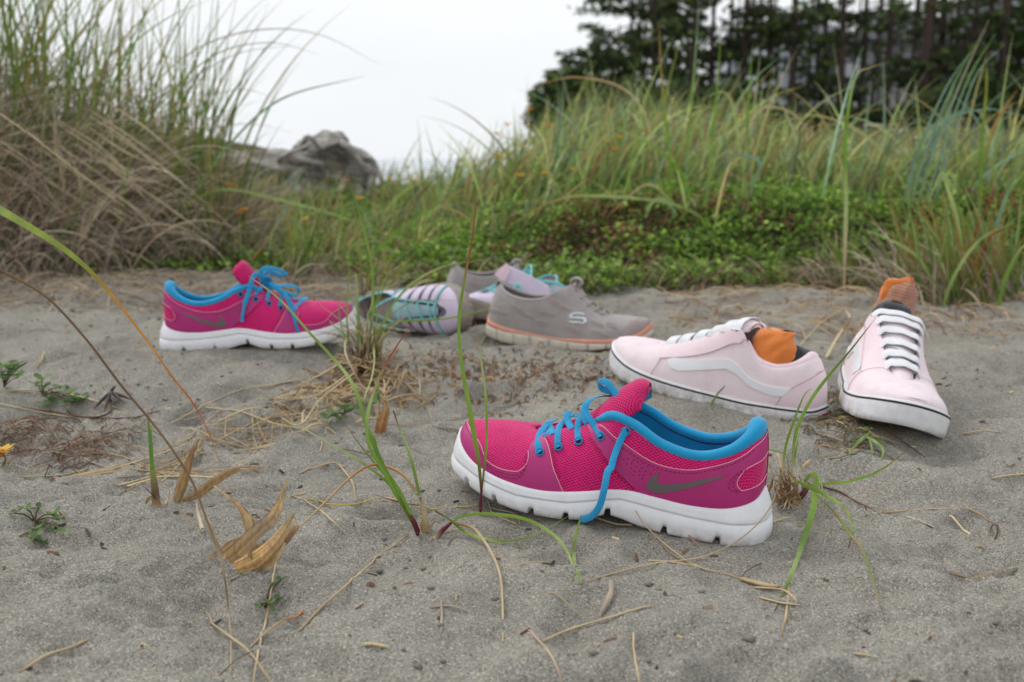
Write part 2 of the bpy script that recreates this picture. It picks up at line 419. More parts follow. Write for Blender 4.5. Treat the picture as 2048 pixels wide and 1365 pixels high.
def m_foam(name, c, dirt, z0, z1, pitch=0.0016, amt=0.9, rough=0.55):
    t = NT(name)
    m = t.mapping('UV', (1 / pitch, 1 / pitch, 1), (0, 0, R(45)))
    v = t.new('ShaderNodeTexVoronoi'); v.voronoi_dimensions = '2D'; v.inputs['Scale'].default_value = 1.0; v.inputs['Randomness'].default_value = 0.0
    t.link(m, v.inputs['Vector'])
    sp = t.new('ShaderNodeSeparateXYZ'); t.link(t.tc.outputs['Object'], sp.inputs[0])
    # dirt picked up from the sand, strongest at the edge that touches it
    dz = t.ramp(sp.outputs[2], [(z0, 1.0), (z1, 0.0)])
    n = t.ramp(t.noise(90, 6, 0.7), [(0.38, 0.0), (0.60, 1.0)])
    f = t.math('MULTIPLY', t.math('ADD', t.math('MULTIPLY', dz, 0.8), 0.13), n, True)
    f = t.math('MULTIPLY', f, amt)
    col = t.mix(f, c, dirt)
    return t.done(col, rough, t.bump(v.outputs['Distance'], 0.35, 0.0005), 0.3)
M_white = m_foam('white_foam', (0.80, 0.80, 0.83), srgb(150, 140, 124), 0.001, 0.011, amt=.75)


TC_LOW = [(198, 0, 57), (183, 0, 61), (168, 0, 66), (155, 0, 74), (142, 0, 84), (131, 0, 94), (121, 0, 103), (113, 0, 108), (107, 0, 109)]
TC_TALL = [(198, 0, 57), (183, 0, 61), (168, 0, 66), (155, 0, 74), (143, 0, 84), (133, 0, 95), (125, 0, 106), (119, 0, 115), (115, 0, 120)]
def tongue(root, ctrl, widths, thick, mat, lin, arch_k=0.010):
    TC = cat(ctrl, 34) * .001; t_ = np.linspace(0, 1, 34)
    TW = np.interp(t_, [0, .3, .55, .8, .93, .98, 1], widths) * .001
    TT = np.interp(t_, [0, .4, .7, .9, 1], thick) * .001
    T = unit(np.gradient(TC, axis=0)); Nn = unit(np.cross(T, (0, 1, 0))); Nn *= np.sign(Nn[:, 2:3])
    th = np.linspace(0, 2 * math.pi, 33)[:-1]; c, s_ = np.cos(th), np.sin(th); P = []
    for i in range(34):
        y = TW[i] * np.sign(c) * np.abs(c) ** .8
        hgt = TT[i] * np.sign(s_) * np.abs(s_) ** .7 - arch_k * (c ** 2) * (TW[i] / .02)
        P.append(TC[i] + np.array([0, 1, 0]) * y[:, None] + Nn[i] * hgt[:, None])
    P = np.array(P); L = np.r_[0, np.cumsum(np.linalg.norm(np.diff(TC, axis=0), axis=1))]
    uv = np.stack([np.broadcast_to(L[:, None], P.shape[:2]), P[..., 1]], -1)
    F = [tuple(f) for f in grid_faces(34, 32, False, True)] + [tuple(range(33 * 32, 34 * 32))]
    tg = mesh('tongue', P.reshape(-1, 3), F, mat, root, uv=uv.reshape(-1, 2))
    mesh('tongue_lining', (P[:, 16:] - Nn[:, None] * .0006).reshape(-1, 3), grid_faces(34, 16), lin, tg, uv=uv[:, 16:].reshape(-1, 2))
    return P
PINK_LAT = [
 # Fx  Fy  Fz   Tx  Ty  Tz  e  bulge
 (9,   0, 41,  13,  0,  89, 1.7, 1.5),
 (15, 21, 34,  17, 14,  84, 1.7, 2.5),
 (33, 31, 28,  35, 25,  71, 1.7, 2.5),
 (60, 33, 26,  60, 30,  64, 1.8, 2.5),
 (88, 34, 28,  88, 31,  69, 1.8, 2.0),
 (108, 36, 30, 110, 29, 80, 1.7, 1.5),
 (124, 39, 29, 128, 25, 84, 1.6, 1.5),
 (140, 43, 26, 143, 19, 77, 1.4, 1.5),
 (158, 46, 23, 158, 16, 71, 1.3, 1.0),
 (178, 48, 21, 177, 14, 65, 1.2, 0.5),
 (200, 48, 22, 190, 12, 60, 1.1, 0.0),
 (222, 43, 24, 197, 7,  59, 1.0, 0.0),
 (244, 34, 29, 200, 4,  59, 0.95, 0.0),
 (261, 20, 38, 201, 1.5, 59, 0.85, 0.0),
 (268, 0, 45,  201, 0,  59, 0.8, 0.0)]
RID_X = [0, .010, .029, .056, .084, .115, .133, .156, .197, .230, .267, .275]
RID_Z = [.030, .020, .018, .018, .020, .024, .021, .016, .015, .019, .026, .033]
BOT_X = [-.003, .007, .02, .054, .084, .097, .111, .124, .143, .160, .185, .215, .231, .248, .264, .272]
BOT_Z = [.006, .001, 0, 0, .001, .003, .007, .010, .003, .001, .001, .0035, .0055, .009, .013, .019]
GROOVES = (.037, .078, .124, .156, .184, .216, .2445)
def pink_sole_prof(a, F):
    x, z = F[:, 0], F[:, 2]
    rz = np.interp(x, RID_X, RID_Z); bz = np.interp(x, BOT_X, BOT_Z)
    hb = 6.0 * sstep(.05, .005, x) + 2.5 * sstep(.245, .27, x); hb *= 0.001
    g = np.zeros_like(x)
    for gx in GROOVES: g = np.maximum(g, sstep(.0028, .0016, np.abs(x - gx)))
    g *= (np.abs(F[:, 1]) > .012)
    k = .001
    return [(-8 * k, z - 2 * k), (0.2 * k, z + 0.2 * k), (1.2 * k, z + 1.6 * k), (2.4 * k, z + 1.0 * k), (3.2 * k + hb * .3, z * .75 + rz * .25), (3.8 * k + hb * .7, z * .4 + rz * .6), (4.2 * k + hb * .85, rz + 1.6 * k), (4.0 * k + hb * .86, rz + .7 * k),
            (2.7 * k + hb * .84, rz), (4.1 * k + hb * .9, rz - .6 * k), (5.0 * k + hb, rz * .62 + bz * .38 - .2 * k - 0 * g), (5.3 * k + hb - g * .8 * k, rz * .45 + bz * .55), (5.1 * k + hb - g * 2.4 * k, bz + (3.8 + 3.2 * g) * k), (4.3 * k + hb - g * 3 * k, bz + (1.6 + 4.2 * g) * k), (2.6 * k + hb - g * 3 * k, bz + (.3 + 4.5 * g) * k), (-6 * k, bz + 4.0 * g * k), (-20 * k, bz + 2 * g * k)]
ZZ = lambda X, Y: (860 + X / 2.8444, 720 + Y / 2.8444)
Z2 = lambda X, Y: (1040 + X / 7.186, 750 + Y / 7.186)

def running_shoe(M, label, tied=False):
    root = empty('running_shoe', mat=Matrix(M.tolist()))
    tag(root, label, 'shoe', 'pair of hot pink running shoes with cyan laces')
    up = Upper(PINK_LAT, 0.97, 0.006)
    up.index(M_FRONT)
    tr = lambda pts: up.trace(pts, ZZ)
    K, H = up.K, up.half
    up.body('mesh_upper', M_mesh, root)
    up.lining('inner_lining', M_cyan, root)
    sole(up, 'midsole', M_white, root, pink_sole_prof)
    collar_roll(up, 'collar_lining', -7.25, 7.25, 0.0043, M_cyan, root, 0.0026, 0.0018)
    mir = lambda L, c: [(2 * c - a, v) for a, v in L]
    # toe and side overlay
    top = tr([(215, 345), (222, 375), (240, 410), (268, 450), (292, 490), (308, 535), (322, 568), (350, 595), (400, 618), (450, 633), (500, 633), (535, 616), (552, 588), (560, 550), (560, 515), (572, 482), (598, 458), (628, 446), (655, 452), (672, 490), (686, 545), (705, 620), (735, 690), (775, 757)])
    top[0] = (H, top[0][1]); top[-1] = (top[-1][0], -0.03)
    t2 = top + [(H, -0.03)]
    poly = top[::-1] + mir(top[1:], H)
    base = [(x, -0.03) for x in np.linspace(poly[-1][0], poly[0][0], 40)[1:-1]]
    up.panel('toe_overlay', poly + base, M_leather, root)
    ed = top[:15]; edge = ed[::-1] + mir(ed[1:], H)
    up.piping('edge_trim', edge, 0.00042, M_pipe, root, n=160)
    up.piping('edge_trim', top[17:], 0.00042, M_pipe, root, n=50)
    # quarter overlay with the emblem, wrapping round the heel
    hi = tr([(885, 368), (925, 366), (968, 374), (1030, 420), (1075, 455), (1118, 485), (1180, 530), (1260, 578), (1350, 612), (1430, 625), (1500, 627), (1600, 612), (1700, 582), (1800, 530), (1850, 490)])
    vt = hi[-1][1]
    ovt = tr([(1872, 590), (1820, 610), (1775, 650), (1748, 695), (1760, 730), (1800, 738), (1872, 712)])
    low = tr([(1210, 768), (1170, 735), (1120, 690), (1070, 640), (1015, 580), (960, 500), (920, 440)])
    low[0] = (low[0][0], -0.03)
    halfp = hi + [(0.35, vt + .04), (0, vt + .05)]
    oval = [(0, ovt[0][1])] + ovt[1:-1] + [(0, ovt[-1][1])]
    lat = hi + [(0.3, vt + .03), (0, vt + .04)]
    bottom = [(x, -0.03) for x in np.linspace(0, low[0][0], 26)]
    up.panel('quarter_overlay', lat + oval + bottom + low[1:], M_leather, root)
    up.panel('quarter_overlay', mir(lat + oval + bottom + low[1:], 0), M_leather, root)
    el = hi[2:]
    up.piping('edge_trim', el + [(0.3, vt + .03), (0, vt + .04)] + mir(el[::-1], 0)[0:1], 0.00042, M_pipe, root, n=160)
    up.piping('edge_trim', mir(el + [(0, vt + .04)], 0), 0.00042, M_pipe, root, n=140)
    up.piping('edge_trim', oval, 0.00042, M_pipe, root, n=60)
    off_in = lambda L, dv: [(a, v - dv) for a, v in L]
    st = [off_in(edge, 0.05), off_in(edge[:len(edge) // 2 - 6], 0.10), off_in(el, 0.05), [(a - .13, v) for a, v in top[17:-1]], [(a + .14, v + .0) for a, v in low[1:]], [(a + 0.13, v - 0.0) for a, v in oval[1:-1]], [(a + 0.26, v - 0.0) for a, v in oval[1:-1]]]
    up.stitches('stitching', st, M_stitch, root, 0.0011)
    # emblem
    sw = tr([(1310, 640), (1298, 662), (1292, 685), (1305, 703), (1345, 711), (1420, 703), (1550, 680), (1692, 655), (1560, 702), (1450, 732), (1350, 752), (1290, 757), (1245, 742), (1230, 712), (1245, 682), (1275, 657)])
    for m_ in (sw, mir(sw, 0)):
        o = up.panel('side_emblem', m_, M_emblem, root, off=0.0013)
    # perforations
    mb = MB()
    for X, Y in [(1100, 568), (1128, 562), (1160, 570), (1120, 594), (1148, 590), (1182, 582), (1212, 588), (1145, 618), (1172, 610), (1205, 612), (1240, 604), (1275, 626), (1162, 636), (1195, 632), (1225, 634), (1255, 650), (1158, 658), (1190, 655), (1215, 656), (1210, 676)]:
        a, v = up.av(*ZZ(X, Y))
        for q in (a, -a): mb.add(*disc(up.S(q, v, .0011), up.N(q, v), 0.00048, 8))
    o = mb.build('perforations', M_hole, root); o['kind'] = 'stuff'
    # eyelets
    EY = tr([(627, 530), (730, 500), (848, 465), (973, 440), (1115, 410)])
    for a, v in EY:
        for q in (a, -a):
            p, n = up.S(q, v, .0011), up.N(q, v)
            e = mesh('eyelet', *ring(p, n, 0.0031, 0.00075), M_lace, root)
            mesh('eyelet_hole', *disc(p, n, 0.0026), M_hole, e)
    # heel pull seam
    up.piping('heel_seam', [(0, .02), (0, .5), (0, .95)], 0.0006, M_stitch, root)
    up.TP = tongue(root, TC_TALL if tied else TC_LOW, [11, 17, 23, 26, 24, 18, 8], [1.5, 3.2, 6.5, 7.0, 3.0], M_mesh_s, M_cyan)
    up.EY = EY
    return root, up
M_FRONT = frame((.205, .755, -.008), R(161), R(4.3))
# ------------------------------------------------------------------ laces of the near shoe
def local_pt(M, px, py, yl):
    c, d = to_local(M, CP), ray(px, py) @ np.linalg.inv(M[:3, :3]).T
    return c + d * ((yl - c[1]) / d[1])
def lace(M, Z, pts, root, w=.0054, name='lace', mat=None, flat=.2, nrm=None, up=None, lift=.0016):
    P = []
    for p in pts:
        q = local_pt(M, *Z(p[0], p[1]), p[2] * .001)
        if up is not None:      # never let a lace sink into the shoe
            px = Z(p[0], p[1]); d = np.sum((up.ix[0] - px) ** 2, -1); i = np.argmin(d); a_, v_ = up.ix[1][i], up.ix[2][i]
            if d[i] < 6 and v_ < .985:
                y_ = float(up.S(a_, v_, lift)[1])
                if y_ > q[1]: q = local_pt(M, *px, y_)
        P.append(q)
    P = np.array(P)
    if nrm is None: N_ = np.array([(0, np.clip(p[2] / 14, -1, 1), .75) if len(p) < 4 else p[3] for p in pts])
    else: N_ = np.array([nrm] * len(pts))
    return strip(name, P, w, mat or M_lace, root, N_, flat)
near_root, near_up = running_shoe(M_FRONT, 'untied hot pink running shoe with a cyan lace hanging over its white sole')
LF = lambda pts, **k: lace(M_FRONT, Z2, pts, near_root, up=near_up, **k)
S_ = (0, 1, .25)
LF([(800, 560, -17), (770, 600, -8), (640, 590, 2)], w=.0055)
LF([(690, 530, -2), (675, 600, 4), (700, 690, 10), (745, 775, 16)], w=.0057)
LF([(510, 640, -14), (440, 665, -4), (360, 740, 8), (285, 860, 18), (262, 990, 24), (270, 1075, 27.5), (290, 1110, 26)], w=.0062)
LF([(400, 690, 2), (440, 760, 8), (470, 850, 14)], w=.0057)
LF([(340, 890, 14), (400, 830, 10), (420, 760, 5)], w=.004)
LF([(760, 570, -10), (660, 640, -1), (580, 720, 9), (545, 830, 18), (540, 950, 24), (545, 1015, 26), (552, 1040, 24.5)])
LF([(1010, 500, -10), (960, 490, -4), (905, 560, 6), (845, 660, 14), (830, 780, 20), (832, 880, 25), (850, 935, 23.5)])
LF([(900, 520, 4), (920, 600, 10), (965, 690, 15), (985, 720, 14)], w=.0057)
LF([(1380, 300, -12), (1300, 300, -10), (1160, 310, -2), (1020, 350, 6), (945, 430, 12), (940, 520, 16), (1000, 630, 20), (1080, 740, 23), (1140, 840, 26), (1165, 885, 24.5)], w=.0057)
LF([(1700, 120, -14), (1600, 165, -12), (1450, 225, -8), (1340, 260, -4)], w=.006, nrm=(0.2, .6, 1))
LF([(1560, 610, 18), (1530, 540, 16), (1450, 400, 13), (1360, 250, 9), (1270, 130, 5), (1195, 90, 1), (1150, 120, -3), (1175, 190, -6), (1260, 225, -7), (1340, 235, -8)], w=.0057, nrm=(.3, 1, .35))
LF([(1535, 800, 24.5), (1515, 815, 28), (1465, 900, 31), (1400, 1050, 36), (1345, 1200, 41), (1310, 1330, 45)] + [((860 + x / 2.8444 - 1040) * 7.186, (720 + y / 2.8444 - 750) * 7.186, q) for x, y, q in ((1010, 640, 49), (990, 740, 54), (965, 830, 56), (925, 885, 55), (878, 908, 52), (858, 905, 49))], w=.0057, nrm=(0.15, 1, .1))
# small grey print on the tongue, facing the heel
_p = np.array([local_pt(M_FRONT, *Z2(x, y), 19) for x, y in ((1580, 520), (1640, 450), (1700, 520), (1605, 595))])
_n = unit(np.cross(_p[1] - _p[0], _p[3] - _p[0])); _n = _n if _n[1] > 0 else -_n
mesh('tongue_print', np.vstack([_p + _n * .001, _p - _n * .0005]), [(0, 1, 2, 3), (7, 6, 5, 4), (0, 4, 5, 1), (1, 5, 6, 2), (2, 6, 7, 3), (3, 7, 4, 0)], M_greyprint, near_root, smooth=False)

# ------------------------------------------------------------------ the other running shoe of the pair, laces tied in a bow
ZB = lambda X, Y: (310 + X / 4.551, 500 + Y / 4.551)
M_REAR = frame((-.492, 1.375, .026), R(8), R(1.5), R(0), -1)

rear_root, rear_up = running_shoe(M_REAR, 'hot pink running shoe with cyan laces tied in a bow, behind the straw tuft', True)
rear_up.index(M_REAR)
LR = lambda pts, **k: lace(M_REAR, ZB, pts, rear_root, up=rear_up, **k)
for pts in ([(905, 412, 24), (925, 385, 24), (960, 350, 20), (1010, 310, 12)], [(1020, 462, 24), (1030, 410, 24), (1050, 360, 18), (1060, 330, 10)], [(1138, 508, 24), (1145, 460, 24), (1160, 400, 18), (1140, 360, 10)],
            [(1262, 545, 26), (1300, 500, 24), (1345, 460, 16), (1380, 440, 6), (1320, 445, 2), (1240, 450, 2)], [(1250, 520, 26), (1220, 460, 20), (1190, 410, 12), (1150, 370, 6)], [(980, 330, 18), (1100, 350, 12), (1200, 400, 8), (1260, 440, 4)]):
    LR(pts)
LR([(1010, 285, 14), (965, 250, 16), (965, 195, 16), (1010, 165, 14), (1080, 170, 10), (1150, 195, 4), (1192, 222, 0), (1140, 232, -4), (1080, 210, -4), (1030, 195, 0), (1000, 240, 6), (1010, 290, 10)], w=.0064, nrm=(.2, .8, .6))
LR([(1030, 290, 14), (1110, 325, 18), (1210, 322, 20), (1285, 338, 18), (1308, 380, 14), (1280, 412, 10), (1200, 392, 10), (1110, 345, 10), (1040, 300, 10)], w=.006, nrm=(0, .6, .8))
LR([(1040, 300, 18), (1100, 350, 24), (1170, 395, 30), (1205, 440, 36), (1235, 520, 42), (1262, 600, 47)], w=.0057, nrm=(0, 1, .2))
LR([(1258, 590, 46.5), (1280, 670, 49), (1300, 748, 49)], w=.0042, name='lace_tip', flat=.8, nrm=(0, 1, .2))
LR([(1000, 270, 16), (950, 232, 20), (905, 232, 24), (878, 290, 28), (855, 380, 33), (830, 450, 37), (815, 500, 39)], w=.0064, nrm=(0, 1, .2))
LR([(818, 490, 39), (803, 560, 41), (790, 655, 43)], w=.0042, name='lace_tip', flat=.8, nrm=(0, 1, .2))
LR([(1000, 285, 10), (900, 300, 12), (830, 312, 18), (780, 290, 0), (800, 265, -16)], w=.006)
mesh('lace_knot', *[x for x in tube(cat([local_pt(M_REAR, *ZB(x, y), q * .001) for x, y, q in ((985, 260, 10), (1010, 300, 16), (1050, 285, 14), (1020, 255, 18), (1000, 290, 12), (1045, 305, 10))], 30), .0034, 8)], M_lace, rear_root)
# ------------------------------------------------------------------ pale pink skate shoes
M_SKA = frame((.332, 1.075, 0), R(140), R(5.5))
M_SKB = frame((.4455, 1.2335, .011), -1.77, .0045, -.2128, -1, 1.04)
Z4 = lambda X, Y: (1180 + X / 2.7676, 560 + Y / 2.7676)
M_canvas = m_weave('pale_pink_canvas', srgb(246, 230, 234), srgb(225, 198, 206), 0.0008, 0.2, 0.4, 0.85, 0, 1, dist=0.0002, var=0.03, dirt=srgb(205, 180, 178))
M_suede = m_plain('pale_pink_suede', srgb(238, 216, 222), 0.9, 0.06, 60, 0.4, 1800, 0.1, 0.3)
M_stripe = m_plain('white_leather', (.80, .81, .84), 0.4, 0.03, 40, 0.1, 900, 0.4)
M_wlace = m_weave('white_lace', (.84, .84, .86), (.66, .66, .69), 0.0011, 0.22, 0.4, 0.8, 30, 1.3, dist=0.0003)
M_black = m_plain('black_rubber', (.012, .013, .016), 0.5, 0.2)
M_darkcloth = m_plain('dark_lining', (.03, .03, .033), 0.9, 0.2)
M_paleline = m_plain('pale_lining', srgb(225, 205, 210), 0.9, 0.05)
M_seam = m_plain('seam_grey', srgb(190, 160, 170), 0.8, 0.1)
M_red = m_plain('red_rubber', srgb(150, 30, 45), 0.5, 0.2)
M_fox = m_foam('white_sole_rubber', (.78, .78, .80), srgb(130, 108, 78), 0.000, 0.016, 0.0012, 1.0, 0.5)
SK_LAT = [
 (-13, 0, 25, 4, 0, 76, 1.6, 2), (-5, 17, 21, 8, 15, 72, 1.6, 3), (12, 27, 20, 22, 23, 64, 1.6, 3), (38, 32, 18, 42, 28, 60, 1.7, 3), (62, 34, 16, 63, 30, 66, 1.7, 2),
 (77, 35, 15.5, 79, 28, 90, 1.7, 2), (90, 36, 15.5, 92, 25, 95, 1.6, 2), (106, 37, 15.5, 108, 22, 87, 1.5, 2), (126, 40, 16, 127, 19, 76, 1.4, 2), (150, 43, 17, 150, 17, 65, 1.3, 1.5),
 (176, 46, 19, 172, 15, 56, 1.2, 1), (202, 46, 22, 188, 12, 50, 1.1, 0), (224, 42, 26, 196, 7, 48.5, 1.0, 0), (244, 32, 32, 199, 4, 48.5, .9, 0), (258, 17, 37, 200, 1.5, 48.5, .8, 0), (263, 0, 39, 200, 0, 48.5, .75, 0)]
def sk_prof(a, F):
    x, z = F[:, 0], F[:, 2]; k = .001
    bz = np.interp(x, [-.02, 0, .05, .12, .18, .23, .245, .258, .27], [.004, .001, 0, -.001, .0005, .004, .008, .013, .018])
    t = sstep(.225, .262, x) * 1.8 * k
    return [(-6 * k, z - 3 * k), (.3 * k, z + .6 * k), (2.2 * k, z + .6 * k), (2.8 * k + t, z - .4 * k), (3.0 * k + t, z - 1.9 * k), (3.5 * k + t, z - 2.6 * k), (3.8 * k + t, z * .6 + bz * .4), (4.0 * k + t, z * .25 + bz * .75), (3.7 * k + t, bz + .8 * k), (2.5 * k + t, bz), (-8 * k, bz + .5 * k), (-20 * k, bz + .5 * k)]
def skate_shoe(M, label):
    root = empty('skate_shoe', mat=Matrix(M.tolist())); tag(root, label, 'shoe', 'pair of pale pink skate shoes')
    up = Upper(SK_LAT, 1.0, 0.004); up.index(M_SKA); tr = lambda p: up.trace(p, Z4)
    mir = lambda L, c=0: [(2 * c - a, v) for a, v in L]
    up.body('canvas_upper', M_canvas, root); up.lining('inner_lining', M_paleline, root, .004)
    sole(up, 'rubber_sole', M_fox, root, sk_prof, 360)
    a = np.linspace(0, up.K, 300, endpoint=False); F = up.key(a)[:, :3]; o = up.outn(a); P = F.copy()
    P[:, :2] += o * (.0030 + sstep(.225, .262, F[:, 0]) * .0018)[:, None]; P[:, 2] -= .0023
    mesh('sole_line', *tube(P, .00115, 8, (0, 0, 1), 1, True), M_black, root)
    collar_roll(up, 'padded_collar', -4.7, 4.7, .0042, M_suede, root, .004, -.0005, heel=.5)
    H = up.half
    # eyestay and toe cap in suede
    es_top = [(5.05, .99), (6, .99), (7, .99), (8, .99), (9, .99), (10, .99), (10.7, .99)]
    es_low = tr([(390, 435), (450, 430), (600, 415), (720, 380), (830, 352), (866, 338)])
    pol = es_top + es_low
    for q in (pol, mir(pol)): up.panel('eyestay', q, M_suede, root)
    cap = tr([(390, 437), (372, 468), (345, 510), (330, 540)]); cap[-1] = (cap[-1][0], -.03)
    full = [(10.8, .99)] + cap; poly = full[::-1] + mir(full, H)
    # toe cap seam
    up.piping('toe_cap_seam', cap, .0004, M_seam, root); up.piping('toe_cap_seam', mir(cap), .0004, M_seam, root)
    es_edge = es_low
    up.piping('eyestay_seam', es_edge, .0004, M_seam, root); up.piping('eyestay_seam', mir(es_edge), .0004, M_seam, root)
    hc = tr([(1020, 692), (1060, 650), (1110, 605), (1180, 570), (1250, 530), (1300, 497)]); hc[0] = (hc[0][0], -.03)
    hp = hc + [(0, hc[-1][1] + .04)]
    pol = hp + mir(hp[:-1])[::-1] + [(x, -.03) for x in np.linspace(-hc[0][0], hc[0][0], 24)[1:-1]]
    up.panel('heel_counter', pol, M_suede, root); up.piping('heel_seam', hc, .0004, M_seam, root)
    st = tr([(430, 440), (432, 465), (450, 490), (490, 502), (580, 502), (680, 495), (750, 490), (800, 512), (860, 565), (930, 610), (1000, 637), (1062, 646), (1112, 602), (1050, 598), (980, 588), (900, 553), (840, 498), (790, 452), (740, 438), (640, 442), (540, 441), (470, 433)])
    for q in (st, mir(st)): up.panel('side_stripe', q, M_stripe, root, .0014)
    t = [(79, 0, 96), (92, 0, 97), (108, 0, 90), (128, 0, 79), (150, 0, 68), (172, 0, 59), (190, 0, 52), (202, 0, 47)][::-1]
    tongue(root, t, [9, 14, 18, 21, 22, 20, 16], [1.5, 2, 2.5, 3, 2.5], M_canvas, M_darkcloth, .007)
    # lace bars
    for i, a_ in enumerate(np.linspace(5.9, 10.3, 6)):
        w = .0165 if i else .014
        L_, R__ = up.S(a_, .93, .001), up.S(-a_, .93, .001); c = (L_ + R__) / 2; top = .0052
        pts = [L_ + (0, 0.001, -.003), L_ * .82 + c * .18 + (0, 0, .0035), L_ * .45 + c * .55 + (.001, 0, top), c + (.002, 0, top + .0015), R__ * .45 + c * .55 + (.003, 0, top), R__ * .82 + c * .18 + (.003, 0, .0035), R__ + (.002, -0.001, -.003)]
        strip('lace', pts, w, M_wlace, root, [(.3, n, 1) for n in (1.5, .8, .3, 0, -.3, -.8, -1.5)], .15)
        if i < 5:
            c2 = up.S(-np.linspace(5.9, 10.3, 6)[i + 1], .9, 0.0); d = (L_ + c2) / 2
            strip('lace', [L_ + (0, -.004, 0), d + (0, 0, .0055), c2 + (0, .004, 0)], .008, M_wlace, root, (.3, 0, 1), .15)
    for s in (1, -1): mesh('eyelet_hole', *disc(up.S(s * 5.75, .86, .0011), up.N(s * 5.75, .86), .0015), M_hole, root)
    # red tab at the heel
    q = [up.key(x)[:3] + np.r_[up.outn(x) * .0046, 0] for x in (-.55, -.3, 0, .3, .55)]
    V = []
    for p in q: V += [p + (0, 0, -.008), p + (0, 0, -.018)]
    V = np.array(V); o2 = np.repeat([np.r_[up.outn(x) * .0012, 0] for x in (-.55, -.3, 0, .3, .55)], 2, axis=0); V = np.vstack([V + o2, V - o2])
    F = [(2 * i, 2 * i + 2, 2 * i + 3, 2 * i + 1) for i in range(4)] + [(2 * i, 10 + 2 * i, 12 + 2 * i, 2 * i + 2) for i in range(4)] + [(0, 1, 11, 10), (8, 18, 19, 9)] + [(2 * i + 1, 2 * i + 3, 13 + 2 * i, 11 + 2 * i) for i in range(4)]
    mesh('heel_tab', V, F, M_red, root, False)
    return root, up
ska, ska_up = skate_shoe(M_SKA, 'pale pink skate shoe seen from its side, orange sock stuffed in it')
skb, skb_up = skate_shoe(M_SKB, 'pale pink skate shoe with its toe and white laces towards the camera')

def lump(name, M, rings, mat, parent, seg=36, amp=.0012, seed=3, fold=0.0):
    """A crumpled cloth form: rings = (x, y, z, rx, ry) in mm, each ring horizontal in the shoe's own axes."""
    Q = cat(np.array(rings, float) * .001, 26); th = np.arange(seg) / seg * 2 * math.pi; P = []
    for i, (x, y, z, rx, ry) in enumerate(Q):
        w = 1 + fold * np.sin(3 * th + i * .25 + seed) * .5 + fold * np.sin(5 * th - i * .17) * .35
        P.append(np.stack([x + rx * np.cos(th) * w, y + ry * np.sin(th) * w, np.full(seg, z)], -1))
    P = np.array(P); n = fbm(P[..., 0] * 70 + P[..., 2] * 60, P[..., 1] * 70 + P[..., 2] * 25, 3, seed)
    c = P.mean(1, keepdims=True); P += (P - c) / (.001 + np.linalg.norm(P - c, axis=-1, keepdims=True)) * n[..., None] * amp * 3
    F = [tuple(f) for f in grid_faces(len(P), seg, False, True)] + [tuple(range(seg))[::-1], tuple((len(P) - 1) * seg + k for k in range(seg))]
    uv = np.stack([np.tile(th * .02, len(P)), P[..., 2].ravel()], -1)
    o = mesh(name, P.reshape(-1, 3), F, mat, parent, uv=uv)
    if M is not None: o.matrix_world = Matrix(M.tolist())
    return o
M_sock = m_weave('orange_sock_knit', srgb(226, 132, 62), srgb(170, 82, 28), 0.0012, 0.22, 0.45, 0.95, 0, 1.6, sheen=.3, dist=.0003)
M_sock2 = m_plain('charcoal_sock_knit', (.035, .037, .042), 0.95, 0.3, 200, 0.4, 1500, .1, .3)
M_sock3 = m_weave('heathered_sock_knit', srgb(186, 134, 108), srgb(120, 92, 82), 0.0014, 0.25, 0.6, 0.95, 0, 2.5, sheen=.3, dist=.0003)
s1 = empty('sock', mat=Matrix(M_SKA.tolist())); tag(s1, 'crumpled orange sock with a charcoal end, sitting in the shoe seen from its side', 'sock', 'orange and charcoal socks in the pale pink shoes')
lump('sock_foot', None, [(46, 2, 30, 22, 20), (46, 2, 50, 27, 22), (48, 2, 68, 28, 21), (50, 2, 82, 25, 18), (52, 2, 90, 21, 14), (47, 1, 96, 17, 8), (40, 1, 98, 6, 3)], M_sock, s1, amp=.0028, fold=.12)
lump('sock_cuff', None, [(24, 0, 30, 18, 18), (24, 0, 55, 20, 19), (25, 0, 70, 19, 17), (27, 0, 80, 13, 11), (28, 0, 83, 3, 3)], M_sock2, s1, amp=.002, seed=8, fold=.06)
s2 = empty('sock', mat=Matrix(M_SKB.tolist())); tag(s2, 'tall orange sock folded over a charcoal band in the other pale shoe', 'sock', 'orange and charcoal socks in the pale pink shoes')
lump('sock_band', None, [(62, 0, 40, 24, 20), (64, 0, 70, 25, 22), (66, 1, 92, 23, 22), (66, 2, 106, 17, 17), (64, 2, 111, 6, 6)], M_sock2, s2, amp=.0014, seed=5, fold=.04)
lump('sock_leg', None, [(34, -2, 50, 20, 20), (34, -3, 85, 22, 22), (36, -3, 105, 20, 21), (40, -6, 122, 14, 17), (42, -9, 130, 8, 9), (42, -12, 136, 2, 2)], M_sock3, s2, amp=.0016, seed=11, fold=.07)
lump('sock_foot', None, [(34, 1, 60, 15, 16), (34, 2, 92, 15, 17), (35, 3, 112, 14, 18), (36, 1, 130, 10, 16), (38, -6, 135, 5, 8), (39, -10, 140, 1.5, 2)], M_sock, s2, amp=.003, seed=14, fold=.12)

